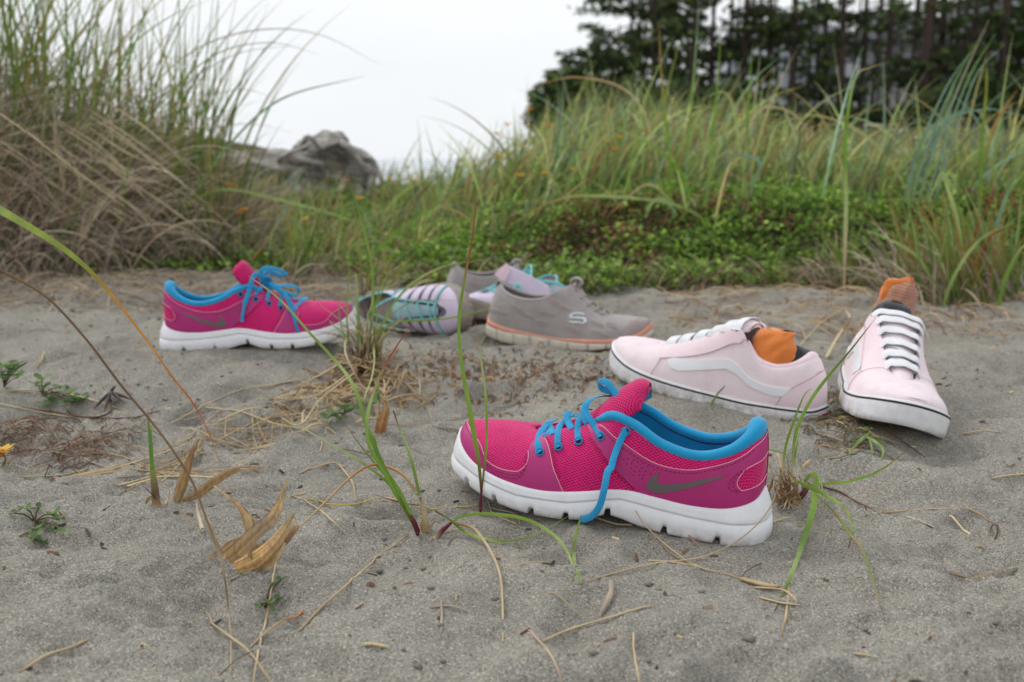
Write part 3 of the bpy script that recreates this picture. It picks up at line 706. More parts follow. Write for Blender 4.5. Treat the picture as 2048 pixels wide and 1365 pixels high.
# ------------------------------------------------------------------ grey slip-on shoes with a peach band
M_GRA = frame((-.040, 1.59, 0), R(-20), 0, 0, -1)
M_GRB = frame((-.142, 1.99, -.012), R(8), R(-2), R(3), -1)
Z3 = lambda X, Y: (720 + X / 3.413, 500 + Y / 3.413)
M_knit = m_weave('grey_knit', srgb(170, 162, 160), srgb(126, 116, 114), 0.0011, 0.2, 0.5, 0.9, 0, 1.4, sheen=.2, dist=.0003, var=.12)
M_toefilm = m_plain('worn_toe_film', srgb(158, 144, 140), 0.5, 0.15, 50, .2, 900)
M_peach = m_plain('peach_foam', srgb(214, 152, 128), 0.6, 0.12, 60, .2, 900)
M_offwhite = m_plain('dusty_white_foam', srgb(200, 190, 176), 0.6, 0.12, 70, .3, 900)
M_glossgrey = m_plain('pale_print', srgb(205, 215, 215), 0.4, 0.05)
M_welt = m_plain('raised_knit_mark', srgb(176, 160, 156), 0.8, .1)
GR_LAT = [(6, 0, 44, 22, 0, 92, 1.5, 1), (12, 21, 38, 26, 12, 89, 1.6, 2), (28, 29, 33, 39, 22, 82, 1.7, 2), (48, 31, 28, 56, 27, 76, 1.7, 2), (72, 32, 24, 78, 29, 73, 1.7, 2), (98, 33, 21, 104, 28, 76, 1.7, 2),
 (120, 35, 19, 127, 23, 88, 1.6, 2), (138, 38, 18, 145, 16, 99, 1.4, 1), (156, 41, 19, 158, 14, 82, 1.3, 1), (176, 44, 20, 176, 13, 64, 1.2, .5), (200, 45, 21, 193, 11, 54, 1.1, 0),
 (224, 41, 23, 203, 7, 52, .95, 0), (245, 33, 27, 207, 4, 52, .85, 0), (260, 19, 36, 208, 1.5, 52, .7, 0), (266, 0, 44, 208, 0, 52, .6, 0)]
GB = lambda x: np.interp(x, [-.005, .007, .014, .036, .071, .107, .145, .182, .22, .247, .262, .275], [.022, .017, .012, .006, .001, 0, .001, .003, .009, .016, .022, .032])
GW = lambda x: np.interp(x, [0, .007, .026, .046, .095, .145, .181, .215, .245, .26, .268], [.034, .031, .026, .022, .019, .0145, .0145, .016, .021, .028, .036])
def gr_top(a, F):
    x, z, k = F[:, 0], F[:, 2], .001
    return [(-6 * k, z - 2 * k), (.3 * k, z + .5 * k), (2 * k, z + .3 * k), (3.2 * k, z * .7 + GW(x) * .3), (3.6 * k, z * .3 + GW(x) * .7), (3.4 * k, GW(x) + .3 * k), (1.5 * k, GW(x))]
def gr_bot(a, F):
    x, z, k = F[:, 0], F[:, 2], .001; g = np.zeros_like(x)
    for gx in (.030, .058, .086, .118, .15, .182, .21, .238): g = np.maximum(g, sstep(.0022, .0010, np.abs(x - gx)))
    w, b = GW(x), GB(x)
    return [(1.5 * k, w), (4.2 * k, w - .4 * k), (4.8 * k - 2.6 * g * k, w * .7 + b * .3), (5.2 * k - 3.4 * g * k, w * .35 + b * .65), (4.8 * k - 3.4 * g * k, b + 1.5 * k), (3.2 * k - 3 * g * k, b), (-8 * k, b), (-20 * k, b)]
def slip_on(M, label):
    root = empty('slip_on_shoe', mat=Matrix(M.tolist())); tag(root, label, 'shoe', 'pair of grey knit slip on shoes with peach soles')
    up = Upper(GR_LAT, 1.0, .004); up.index(M_GRA); tr = lambda p: up.trace(p, Z3); mir = lambda L, c=0: [(2 * c - a, v) for a, v in L]
    up.body('knit_upper', M_knit, root); up.lining('inner_lining', M_knit, root, .003)
    sole(up, 'peach_band', M_peach, root, gr_top, 300, False); sole(up, 'outsole', M_offwhite, root, gr_bot, 600)
    collar_roll(up, 'collar', -6.6, 6.6, .0032, M_knit, root, .002, 0, heel=.3)
    tongue(root, [(150, 0, 101), (148, 0, 98), (153, 0, 90), (160, 0, 82), (170, 0, 70), (182, 0, 61), (198, 0, 53), (206, 0, 51)][::-1], [8, 13, 15, 16, 16, 14, 9], [1.5, 2, 2.5, 2.5, 2], M_knit, M_knit, .004)
    # pull tabs
    strip('pull_tab', np.array([(146, 0, 94), (141, 0, 101), (146, 0, 107), (155, 0, 106), (158, 0, 100), (152, 0, 96)]) * .001, .012, M_knit, root, (1, 0, .3), .42)
    strip('heel_tab', np.array([(24, 0, 84), (18, 0, 94), (24, 0, 99), (29, 0, 92)]) * .001, .016, M_knit, root, (1, 0, .2), .2)
    # elastic cords across the throat
    for a_ in np.linspace(7.6, 10.0, 5):
        L_, R__ = up.S(a_, .93, .001), up.S(-a_ - .25, .93, .001); c = (L_ + R__) / 2
        strip('elastic_lace', [L_, L_ * .5 + c * .5 + (0, 0, .004), c + (0, 0, .006), R__ * .5 + c * .5 + (0, 0, .004), R__], .0042, M_toefilm, root, (.3, 0, 1), .6)
    # raised knit marks
    mb = MB()
    for X, Y, w in [(945, 425, 55), (1130, 445, 45), (1280, 440, 50), (1400, 400, 40), (1240, 500, 50), (1450, 545, 50), (1640, 575, 50), (1620, 510, 40), (1720, 520, 35), (1070, 400, 35), (1340, 365, 40)]:
        for s in (-1, 1):
            t = tr([(X - w, Y - 14 + 8 * s), (X, Y - 4 + 9 * s), (X + w, Y + 12 + 6 * s)])
            for q in (t, mir(t)): P, N_ = up.line(q, .0006, 12); mb.add(*tube(P, .0011, 5, N_, .6))
    mb.build('raised_marks', M_welt, root)['kind'] = 'stuff'
    # the printed letter on the side
    q = tr([(1535, 440), (1520, 432), (1450, 430), (1430, 445), (1432, 462), (1450, 472), (1525, 476), (1532, 490), (1515, 497), (1440, 488), (1428, 482), (1428, 492), (1450, 503), (1530, 505), (1548, 492), (1546, 470), (1530, 462), (1460, 458), (1448, 450), (1456, 443), (1530, 447)])
    for m_ in (q, mir(q)): up.panel('side_emblem', m_, M_glossgrey, root, .0013, step=1.2, sub=.8)
    tp = tr([(1750, 612), (1780, 560), (1840, 500), (1900, 465)]); tp[0] = (tp[0][0], -.03); H = up.half; full = tp + [(H, tp[-1][1])]
    pol = full + mir(full[:-1], H)[::-1]; up.panel('toe_film', pol + [(x, -.03) for x in np.linspace(pol[-1][0], pol[0][0], 24)[1:-1]], M_toefilm, root, .0006)
    return root, up
gra, gra_up = slip_on(M_GRA, 'grey knit slip on shoe with pale side emblem, behind the skate shoe toe')
grb, grb_up = slip_on(M_GRB, 'dusty grey knit slip on shoe standing farthest back, half hidden by the sandal')

# ------------------------------------------------------------------ lilac sport sandals
M_SDA = frame((-.2404, 1.7652, .0285), -.6525, .0672, 1.4926, 1, .93)
M_SDB = frame((.085, 1.925, .004), R(-130), R(0), R(0), 1)
M_lilac = m_plain('lilac_strap', srgb(206, 192, 212), 0.6, .05, 60, .2, 900)
M_aqua = m_plain('aqua_cord', srgb(128, 205, 208), 0.7, .08, 80, .3, 1500)
M_mist = m_plain('grey_aqua_mesh', srgb(160, 186, 192), .85, .1, 200, .4, 1500)
M_gapshade_lining = m_plain('gap_shade_and_tongue_lining', (.15, .14, .17), .9, .3, 300, .4, 1500)  # shaded inside between the sandal straps, painted dark; also the tongue underside
M_taupe = m_plain('taupe_rubber', srgb(150, 140, 132), 0.75, .12, 60, .4, 700)
M_slate = m_plain('insole_grey', srgb(170, 158, 156), .9, .1)
SD_LAT = [(6, 0, 30, 10, 0, 64, 1.6, 1), (14, 20, 28, 18, 14, 60, 1.6, 1), (35, 28, 26, 40, 24, 50, 1.7, 1), (65, 31, 24, 68, 28, 47, 1.7, 1), (95, 33, 24, 96, 24, 57, 1.6, 1), (120, 36, 24, 120, 18, 64, 1.4, 1),
 (145, 40, 24, 145, 15, 60, 1.3, 1), (170, 43, 24, 170, 13, 54, 1.2, 0), (195, 43, 24, 188, 11, 50, 1.1, 0), (215, 37, 27, 198, 7, 49, 1, 0), (232, 27, 32, 203, 3, 49, .85, 0), (241, 14, 37, 205, 1.5, 49, .75, 0), (244, 0, 39, 206, 0, 49, .7, 0)]
def sd_prof(a, F):
    x, z, k = F[:, 0], F[:, 2], .001; b = np.interp(x, [0, .02, .1, .18, .22, .25], [.004, 0, .001, 0, .004, .012]); t = sstep(.19, .235, x)
    teeth = (np.sin(a * 9.0) > 0) * 1.3 * k
    return [(-6 * k, z - 2 * k), (.5 * k, z + 7 * t * k), (2.6 * k + .5 * t * k, z + 6.5 * t * k), (4 * k + t * k, z - 1 * k), (4.4 * k + t * k, z * .5 + b * .5), (4.2 * k + teeth, b + 5 * k), (3.5 * k + teeth, b), (-4 * k, b), (-4.5 * k, b + 2 * k), (-18 * k, b + 2 * k)]
def sandal(M, label):
    root = empty('sandal', mat=Matrix(M.tolist())); tag(root, label, 'sandal', 'pair of lilac sport sandals with aqua cords')
    up = Upper(SD_LAT, 1, .004); mir = lambda L, c=0: [(2 * c - a, v) for a, v in L]; H = up.half
    up.body('strap_gap_shade', M_gapshade_lining, root, v0=-.03); up.lining('insole', M_slate, root, .003)  # body is a dark shell added for the shade showing between straps
    sole(up, 'rubber_sole', M_taupe, root, sd_prof, 420)
    for a0, w in ((4.15, .68), (5.0, .68), (5.85, .68), (6.7, .68), (7.55, .68)):
        q = [(a0, -.02), (a0 + w, -.02), (a0 + w - .04, .42), (a0 + w - .06, .86), (a0 + .1, .86), (a0 + .04, .42)]
        for m_ in (q, mir(q)): up.panel('strap', m_, M_lilac, root, .0024)
    toe = [(8.45, -.02), (8.5, .5), (8.75, .88), (9.6, .9), (10.6, .86), (H, .84)]; pol = toe + mir(toe[:-1], H)[::-1]
    up.panel('toe_strap', pol + [(x, -.02) for x in np.linspace(pol[-1][0], pol[0][0], 30)[1:-1]], M_lilac, root, .0024)
    hs = [(0, .25), (.8, .2), (2.0, .1), (3.2, .3), (3.9, .7), (3.4, .9), (2.2, .82), (1.2, .86), (0, .9)]
    for m_ in (hs, mir(hs)): up.panel('heel_strap', m_, M_lilac, root, .0024)
    for s in (1, -1):
        for L in ([(3.6, .95), (5, .93), (6.5, .93), (8, .93), (8.8, .95)], [(3.95, .0), (4.0, .4), (4.05, .88)], [(8.3, .02), (8.35, .5), (8.5, .9)], [(.2, .95), (1.5, .95), (3.4, .97)]):
            up.piping('cord', [(a * s, v) for a, v in L], .0016, M_aqua, root, .003)
    tongue(root, [(104, 0, 66), (118, 0, 67), (135, 0, 64), (155, 0, 59), (178, 0, 54), (200, 0, 50)][::-1], [8, 10, 13, 15, 15, 13, 9], [1, 1.5, 2, 2.5, 2], M_mist, M_gapshade_lining, .003)
    aa = np.linspace(4.6, 8.4, 5)
    for i, a_ in enumerate(aa):
        L_, R__ = up.S(a_, .9, .003), up.S(-a_ - (.45 if i < 4 else 0), .9, .003); c = (L_ + R__) / 2
        strip('cord', [L_, c + (0, 0, .004), R__], .0034, M_aqua, root, (0, 0, 1), .7)
    strip('cord', [up.S(4.5, .9, .003), np.array((.09, .012, .082)), np.array((.075, -.004, .09)), np.array((.085, -.012, .078)), up.S(-4.5, .9, .003)], .0036, M_aqua, root, (0, 0, 1), .7)
    return root, up
sda, sda_up = sandal(M_SDA, 'lilac sport sandal with aqua cords tipped over on its side, showing its strapped top')
sdb, sdb_up = sandal(M_SDB, 'lilac sport sandal with aqua loops wedged between the two grey slip on shoes')
# long ankle strap lying over the second sandal
Li = np.linalg.inv(M_SDB[:3, :3])
bp = [to_local(M_SDB, at(*Z3(x, y), d)) for x, y, d in ((965, 150, 1.78), (1080, 205, 1.78), (1180, 250, 1.79), (1290, 300, 1.83))]
strip('ankle_strap', bp, .034, M_lilac, sdb, (FW * -1 + UPV * .3) @ Li.T, .1)
bp2 = [to_local(M_SDB, at(*Z3(x, y), d)) for x, y, d in ((955, 130, 1.775), (985, 160, 1.772), (1010, 172, 1.772))]
strip('strap_end', bp2, .032, m_plain('pink_patch', srgb(222, 196, 206), .8, .05), sdb, (FW * -1 + UPV * .3) @ Li.T, .12)
for pth in (((1190, 225, 1.86), (1240, 215, 1.86), (1330, 225, 1.87), (1390, 255, 1.87), (1400, 290, 1.87), (1320, 280, 1.85)), ((1130, 185, 1.86), (1125, 150, 1.87), (1150, 145, 1.87), (1150, 190, 1.87)), ((1050, 260, 1.76), (1080, 240, 1.76), (1100, 300, 1.76))):
    strip('cord', [to_local(M_SDB, at(*Z3(x, y), d)) for x, y, d in pth], .006, M_aqua, sdb, (FW * -1) @ Li.T, .5)
# ------------------------------------------------------------------ ground
M_SKA_o = (.332, 1.075, 0)
CONTACT = []
def contact(M, pts):
    for x, y, z, r in pts: CONTACT.append((*to_world(M, (x, y, z)), r))
contact(M_FRONT, [(.035, 0, .0005, .06), (.175, 0, -.0005, .06), (.105, .0, -.001, .055), (.248, .0, -.002, .05)]); contact(M_REAR, [(.04, 0, .002, .06), (.17, 0, .004, .06), (.10, 0, .004, .05)])
contact(M_SKA, [(.03, 0, .005, .06), (.12, 0, .003, .06), (.20, 0, .004, .06)]); contact(M_SKB, [(.03, 0, .003, .06), (.12, 0, .004, .06), (.20, 0.0, .000, .06)])
contact(M_GRA, [(.07, 0, .003, .06), (.16, 0, .004, .06)]); contact(M_GRB, [(.07, 0, .003, .08), (.16, 0, .003, .06)])
contact(M_SDB, [(.05, 0, .002, .06), (.16, 0, .003, .06)])
CONTACT.append((-.022, .780, -.001, .03))
def land(x, y):
    x = np.asarray(x, float); y = np.asarray(y, float)
    edge = 2.22 + .08 * fbm(x * 2.2, y * 0, 3, 5) + .25 * sstep(-.15, -.6, x) + .0 * y
    right = .15 * sstep(0, .55, y - edge) + .13 * sstep(.5, 2.2, y - edge) * (1 - .35 * sstep(.2, .36, x / np.maximum(y, 1))) + .15 * sstep(1.2, 4.0, y - edge) * np.exp(-((x - .10 * y) / .62) ** 2)
    mid = .13 * sstep(.2, 2.4, y - edge) + .0 * x
    w = sstep(-.35, .25, x - .03 * (y - 2.2))
    z = mid * (1 - w) + right * w
    z = z + .27 * sstep(2.25, 3.3, y + .25 * sstep(-1.0, -1.8, x)) * sstep(-.62, -1.45, x + .12 * (y - 2.2)) * (1 + .5 * sstep(-1.5, -3, x))
    far = sstep(8, 26, y)
    hill = 1.7 * sstep(14, 46, y) * sstep(.1, .34, x / np.maximum(y, 1))
    z = z * (1 - far) + far * (-1.6) * (1 - sstep(.06, .2, x / np.maximum(y, 1))) + hill - .05 * sstep(5.5, 9, y)
    return z
def rough_sand(x, y):
    pm = sstep(-.05, .25, fbm(x * 4.2, y * 4.2, 3, 40))
    z = (.026 * fbm(x * 3.3, y * 3.3, 2, 11) + .0190 * fbm(x * 9.5 + y * 3, y * 13, 3, 12)) * sstep(3.4, 2.0, y) * 1.15 + .0068 * fbm(x * 34, y * 38, 3, 13)
    rid = 1 - np.abs(2 * fbm(x * 60, y * 66, 2, 21))
    z = z + (.0022 * (rid - .8) + .0046 * fbm(x * 110, y * 110, 2, 22)) * pm + .0011 * np.sin((y * 1.0 - x * .28) * 235 + 9 * fbm(x * 5, y * 5, 3, 77)) * sstep(-.05, .25, fbm(x * 3.1, y * 3.1, 2, 78)) * sstep(2.2, 1.4, y)
    z = z + .0013 * fbm(x * 95, y * 120, 2, 23)
    return z
DIMPLES = None
def ground_raw(x, y):
    x = np.asarray(x, float); y = np.asarray(y, float)
    z = land(x, y) + rough_sand(x, y) * (1 - .0 * y)
    global DIMPLES
    if DIMPLES is None:
        r = np.random.default_rng(21); DIMPLES = [(r.uniform(-.6, 1.2), r.uniform(.45, 2.0), r.uniform(.02, .075), r.uniform(.005, .016), r.uniform(0, 3.14)) for _ in range(90)]
    for dx, dy, rr, dp, an in DIMPLES:
        u = (x - dx) * math.cos(an) + (y - dy) * math.sin(an); v = -(x - dx) * math.sin(an) + (y - dy) * math.cos(an)
        q = (u / rr) ** 2 + (v / (rr * .55)) ** 2
        z = z - dp * np.exp(-q) + dp * .45 * np.exp(-(np.sqrt(q) - 1.7) ** 2 * 4)
    return z
_cz = None
def ground(x, y):
    global _cz
    x = np.asarray(x, float); y = np.asarray(y, float)
    if _cz is None:
        C = np.array(CONTACT); _cz = (C, C[:, 2] - (land(C[:, 0], C[:, 1]) + .0))
    C, dz = _cz
    z = ground_raw(x, y); num = np.zeros_like(z); den = np.full_like(z, .25); fl = np.zeros_like(z)
    for (cx, cy, cz, r), d in zip(C, dz):
        q = ((x - cx) ** 2 + (y - cy) ** 2) / r ** 2
        w = np.exp(-q * .18); num = num + w * d; den = den + w
        fl = np.maximum(fl, np.exp(-(q ** 2) * .6))
    base = num / den
    z = z + base
    for (cx, cy, cz, r), d in zip(C, dz):       # pressed flat where a sole rests
        q = ((x - cx) ** 2 + (y - cy) ** 2) / r ** 2; w = np.exp(-(q ** 2) * .8)
        z = z * (1 - w) + (cz + .0010 + .003 * fbm(x * 60, y * 60, 2, 3)) * w
    return z
def G(px, py, dz=0.0):
    """Where the line of sight through a place in the photo meets the ground (plus a height above it)."""
    d = ray(px, py); t = np.linspace(.25, 9, 700) ** 1.0
    P = CP + d * t[:, None]; h = P[:, 2] - ground(P[:, 0], P[:, 1]) - dz
    i = np.argmax(h < 0) if np.any(h < 0) else len(t) - 1
    lo, hi = t[max(i - 1, 0)], t[i]
    for _ in range(5):
        m = (lo + hi) / 2; p = CP + d * m
        if p[2] - float(ground(p[0], p[1])) - dz < 0: hi = m
        else: lo = m
    return CP + d * hi

ys = [.22]
while ys[-1] < 3.2: ys.append(ys[-1] + .0034 * max(.55, ys[-1] / .75))
while ys[-1] < 12: ys.append(ys[-1] * 1.018)
while ys[-1] < 4500: ys.append(ys[-1] * 1.09)
ys = np.array([-6, -2, -.6, -.2, 0, .12] + ys)
xs = [0.0]
while xs[-1] < .75: xs.append(xs[-1] + .0038)
while xs[-1] < 4: xs.append(xs[-1] * 1.012)
while xs[-1] < 4500: xs.append(xs[-1] * 1.12)
xs = np.array([-v for v in xs[:0:-1]] + xs)
XX, YY = np.meshgrid(xs, ys, indexing='ij')
ZZg = ground(XX, YY)
def veg_mask(x, y):
    edge = 2.22 + .08 * fbm(x * 2.2, y * 0, 3, 5) + .25 * sstep(-.15, -.6, x)
    n = fbm(x * 5, y * 5, 3, 31)
    return np.clip(sstep(-.02, .12, y - edge + .12 * n), 0, 1)
vm = veg_mask(XX, YY)[..., None]
sand_c, soil_c = np.array(srgb(146, 142, 133)), np.array(srgb(74, 66, 48))
far_c = np.array(srgb(92, 96, 60))
gc = sand_c * (1 - vm) + soil_c * vm
fm = sstep(5, 12, YY)[..., None]; gc = gc * (1 - fm) + far_c * fm
bm = sstep(12, 22, YY)[..., None] * (1 - sstep(.05, .2, XX / np.maximum(YY, 1)))[..., None]; gc = gc * (1 - bm) + np.array(srgb(150, 146, 138)) * bm
def m_sand():
    t = NT('sand'); a = t.new('ShaderNodeAttribute', attribute_name='Col')
    v = t.vor(1050); sp = t.new('ShaderNodeSeparateColor'); t.link(v.outputs['Color'], sp.inputs[0])
    grain = t.ramp(sp.outputs[0], [(0.0, .46), (.2, .80), (.6, 1.0), (.86, 1.16), (1.0, 1.75)])
    v2 = t.noise(1700, 2, .6); g2 = t.ramp(v2, [(.3, .78), (.7, 1.22)])
    big = t.ramp(t.noise(7, 6, .65), [(.3, .78), (.7, 1.12)])
    warm = t.mix(t.ramp(t.noise(420, 2), [(.4, 0.0), (.6, 1.0)]), (1.04, 1.0, .94), (.97, 1.0, 1.04))
    c = t.mix(1.0, a.outputs['Color'], grain, 'MULTIPLY'); c = t.mix(1.0, c, g2, 'MULTIPLY'); c = t.mix(1.0, c, big, 'MULTIPLY'); c = t.mix(1.0, c, warm, 'MULTIPLY')
    n1 = t.bump(t.noise(420, 3, .6), .4, .0011)
    n2 = t.bump(v.outputs['Distance'], .5, .0009, n1)
    return t.done(c, .95, n2, .15)
g = mesh('ground', np.stack([XX, YY, ZZg], -1).reshape(-1, 3), grid_faces(*XX.shape), m_sand(), col=gc.reshape(-1, 3)); tag(g, kind='structure')
t = NT('sea_water')
sea = mesh('sea', [(-5000, 24, -1.15), (5000, 24, -1.15), (5000, 5500, -1.15), (-5000, 5500, -1.15)], [(0, 1, 2, 3)], t.done(srgb(175, 185, 190), .25, t.bump(t.noise(.6, 5, .6), .4, .3), .5)); tag(sea, kind='structure')

# ------------------------------------------------------------------ blades, straws, leaves
def m_leaf(name='grass_blade', trans=.42, rough=.5):
    t = NT(name); a = t.new('ShaderNodeAttribute', attribute_name='Col')
    c = t.mix(1.0, a.outputs['Color'], t.ramp(t.noise(35, 4, .6), [(.3, .8), (.7, 1.2)]), 'MULTIPLY')
    t.done(c, rough, None, .35)
    tr = t.new('ShaderNodeBsdfTranslucent'); t.link(c, tr.inputs['Color'])
    ms = t.new('ShaderNodeMixShader'); ms.inputs[0].default_value = trans
    t.link(t.b.outputs[0], ms.inputs[1]); t.link(tr.outputs[0], ms.inputs[2]); t.link(ms.outputs[0], t.o.inputs['Surface'])
    return t.m
M_blade = m_leaf()
M_straw = m_leaf('dry_straw', .12, .6)
def m_streaky(name):
    t = NT(name); a = t.new('ShaderNodeAttribute', attribute_name='Col')
    c = t.mix(1.0, a.outputs['Color'], t.ramp(t.noise(1.0, 4, .7, vec=t.mapping('Object', (300, 300, 90))), [(.3, .62), (.7, 1.3)]), 'MULTIPLY')
    t.done(c, .6, t.bump(t.noise(600, 2), .3, .0006), .25); return t.m
M_deadleaf = m_streaky('dead_leaf')
GREEN, GREEN2, BLUEG, PALEG = srgb(124, 158, 60), srgb(102, 138, 56), srgb(132, 164, 138), srgb(172, 192, 122)
STRAWC, TANC, GREYS, REDT, PURP, ORNG = srgb(198, 178, 142), srgb(174, 146, 108), srgb(164, 150, 132), srgb(150, 74, 50), srgb(104, 38, 52), srgb(190, 136, 72)
def colpath(cols, n):
    c = np.array(cols, float).reshape(-1, 3)
    return np.stack([np.interp(np.linspace(0, 1, n), np.linspace(0, 1, len(c)), c[:, k]) for k in range(3)], -1)
def blade_mesh(P, w, cols, n=None, fold=.35, taper=True, wprof=None, twist=0.0, across=3):
    """A leaf blade with a folded midrib along a path."""
    n = n or max(10, len(P) * 7); q = cat(P, n); T = unit(np.gradient(q, axis=0)); view = unit(q - CP)
    S = unit(np.cross(T, view)); N = unit(np.cross(S, T))
    t = np.linspace(0, 1, n)
    if twist: an = twist * np.sin(t * 5)[:, None]; S, N = S * np.cos(an) + N * np.sin(an), N * np.cos(an) - S * np.sin(an)
    if wprof is None: ww = w * (np.minimum(1, .55 + t * 2) * np.clip((1 - t) * 2.2, 0.04, 1) ** .7 if taper else 1.0)
    else: ww = w * np.interp(t, np.linspace(0, 1, len(wprof)), wprof)
    ww = np.broadcast_to(ww, (n,))[:, None]
    u = np.linspace(-1, 1, across); r = np.random.default_rng(int(abs(P[0][0]) * 1e5) % 9999)
    rip = (r.normal(0, .05, across) if across > 3 else np.zeros(across)); k = np.exp(r.normal(0, .17, across)) if across > 3 else np.ones(across)
    V = q[:, None] + S[:, None] * ww[:, None] / 2 * u[None, :, None] + N[:, None] * ww[:, None] * (fold * .5 * u ** 2 + rip)[None, :, None]
    return V.reshape(-1, 3), [tuple(f) for f in grid_faces(n, across)], (colpath(cols, n)[:, None] * k[None, :, None]).reshape(-1, 3)
def pts3(L):
    """(px, py, distance) or (px, py, 'g', lift) -> world points."""
    return np.array([G(p[0], p[1], p[3] if len(p) > 3 else .0012) if (len(p) < 3 or p[2] == 'g') else at(*p) for p in L])
def blade(name, L, w, cols, parent=None, mat=None, **k):
    V, F, C = blade_mesh(pts3(L) if not isinstance(L, np.ndarray) else L, w, cols, **k)
    return mesh(name, V, F, mat or M_blade, parent, col=C)
def stem(name, L, w, cols, parent=None, mat=None, n=None, sides=6, taper=True):
    P = pts3(L) if not isinstance(L, np.ndarray) else L; n = n or max(10, len(P) * 7); q = cat(P, n); t = np.linspace(0, 1, n)
    V, F = tube(q, w / 2 * (1 - .6 * t ** 2 if taper else 1.0), sides); return mesh(name, V, F, mat or M_straw, parent, col=np.repeat(colpath(cols, n), sides, axis=0))
def field(name, roots, hgt, az, lean, width, c0, c1, nseg=7, droop=1.0, mat=None, parent=None, jitter=.36, seed=1, tip=None):
    """Many blades in one mesh: arcs that rise from their roots and bend over."""
    r = np.random.default_rng(seed); N = len(roots); t = np.linspace(0, 1, nseg + 1)[None, :]
    h, a, l = np.broadcast_to(hgt, (N,))[:, None], np.broadcast_to(az, (N,))[:, None], np.broadcast_to(lean, (N,))[:, None]
    w = np.broadcast_to(width, (N,))[:, None]
    # angle from vertical grows along the blade
    th = l * (0.35 + t ** 1.3 * droop * 1.4); ds = h / nseg
    x = np.cumsum(np.sin(th) * ds, 1) - np.sin(th[:, :1]) * ds; z = np.cumsum(np.cos(th) * ds, 1) - np.cos(th[:, :1]) * ds
    wob = r.normal(0, .03, (N, 1)) * h * np.sin(t * 3.1 * r.uniform(.5, 1.4, (N, 1)))
    P = np.stack([roots[:, 0:1] + x * np.cos(a) - wob * np.sin(a), roots[:, 1:2] + x * np.sin(a) + wob * np.cos(a), roots[:, 2:3] + z], -1)
    T = unit(np.gradient(P, axis=1)); view = unit(P - CP); S = unit(np.cross(T, view))
    ang = r.normal(0, .5, (N, 1, 1)); S = unit(S * np.cos(ang) + np.cross(T, S) * np.sin(ang))
    ww = (w * np.minimum(1, .5 + 2 * t) * np.clip((1.02 - t) * 1.8, .06, 1))[..., None]
    V = np.stack([P - S * ww / 2, P + S * ww / 2], 2).reshape(-1, 3)
    b = (np.arange(N) * (nseg + 1) * 2)[:, None]; k = np.arange(nseg)[None, :] * 2
    F = np.stack([b + k, b + k + 1, b + k + 3, b + k + 2], -1).reshape(-1, 4)
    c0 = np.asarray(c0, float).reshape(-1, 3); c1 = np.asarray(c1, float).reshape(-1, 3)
    c0, c1 = [c * k_ + c.mean(1, keepdims=True) * np.array([.07, .06, .04]) for c, k_ in ((c0, .58), (c1, .86))]  # blade feet darkened more than tips: shade among the grass painted in
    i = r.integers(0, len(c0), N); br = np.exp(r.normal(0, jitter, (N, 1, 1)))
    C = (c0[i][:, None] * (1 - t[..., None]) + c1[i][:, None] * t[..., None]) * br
    C = np.repeat(C[:, :, None], 2, 2).reshape(-1, 3)
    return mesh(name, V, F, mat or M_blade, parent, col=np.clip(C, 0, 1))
# ------------------------------------------------------------------ vegetation behind the sand
def rootset(n, x0, x1, y0, y1, seed, cond=None, yp=1.0):
    r = np.random.default_rng(seed); x = r.uniform(x0, x1, n * 2); y = y0 + (y1 - y0) * r.uniform(0, 1, n * 2) ** yp
    if cond is not None: m = cond(x, y, r); x, y = x[m], y[m]
    x, y = x[:n], y[:n]; return np.stack([x, y, ground(x, y) - .004], -1), r
inview = lambda x, y, m=.12: np.abs(x) < y * (.5143 + m)
gset = np.array([GREEN, GREEN2, srgb(118, 152, 96), srgb(140, 164, 84), srgb(160, 164, 96), srgb(186, 168, 118), srgb(150, 118, 84), GREEN, srgb(150, 172, 80)])
gtip = np.array([srgb(144, 174, 74), srgb(130, 162, 82), srgb(156, 182, 150), srgb(172, 188, 104), srgb(204, 190, 128), srgb(206, 178, 126), srgb(168, 130, 92), PALEG, srgb(176, 186, 96)])
# far dune grass on the mound and the flat beyond
roots, r = rootset(7600, -.6, 8, 3.2, 12, 5, lambda x, y, r: inview(x, y) & (x > -.35 + .1 * (y - 3) + r.normal(0, .15, len(x))), 1.5)
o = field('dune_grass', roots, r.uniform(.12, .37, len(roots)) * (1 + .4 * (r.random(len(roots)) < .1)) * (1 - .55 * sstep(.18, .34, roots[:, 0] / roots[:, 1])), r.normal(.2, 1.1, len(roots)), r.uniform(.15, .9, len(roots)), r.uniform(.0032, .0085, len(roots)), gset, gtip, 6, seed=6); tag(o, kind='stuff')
roots, r = rootset(3000, -.35, 3.2, 2.6, 3.6, 7, lambda x, y, r: inview(x, y) & (x > -.25 + r.normal(0, .12, len(x))) & (r.random(len(x)) < (.06 + .94 * sstep(3.0, 3.6, y))), 1.0)
o = field('bank_grass', roots, r.uniform(.08, .28, len(roots)), r.normal(.2, 1.3, len(roots)), r.uniform(.2, 1.1, len(roots)), r.uniform(.0022, .0068, len(roots)), gset, gtip, 7, seed=8); tag(o, kind='stuff')
roots, r = rootset(3800, -2.2, .3, 2.6, 5.4, 9, lambda x, y, r: inview(x, y) & (x < .1 + r.normal(0, .15, len(x))), 1.2)
o = field('flat_grass', roots, r.uniform(.05, .20, len(roots)) * np.where(roots[:, 0] < -1.1, .6, 1), r.normal(.3, 1.4, len(roots)), r.uniform(.2, 1.2, len(roots)), r.uniform(.002, .0056, len(roots)), gset, gtip, 6, seed=10); tag(o, kind='stuff')
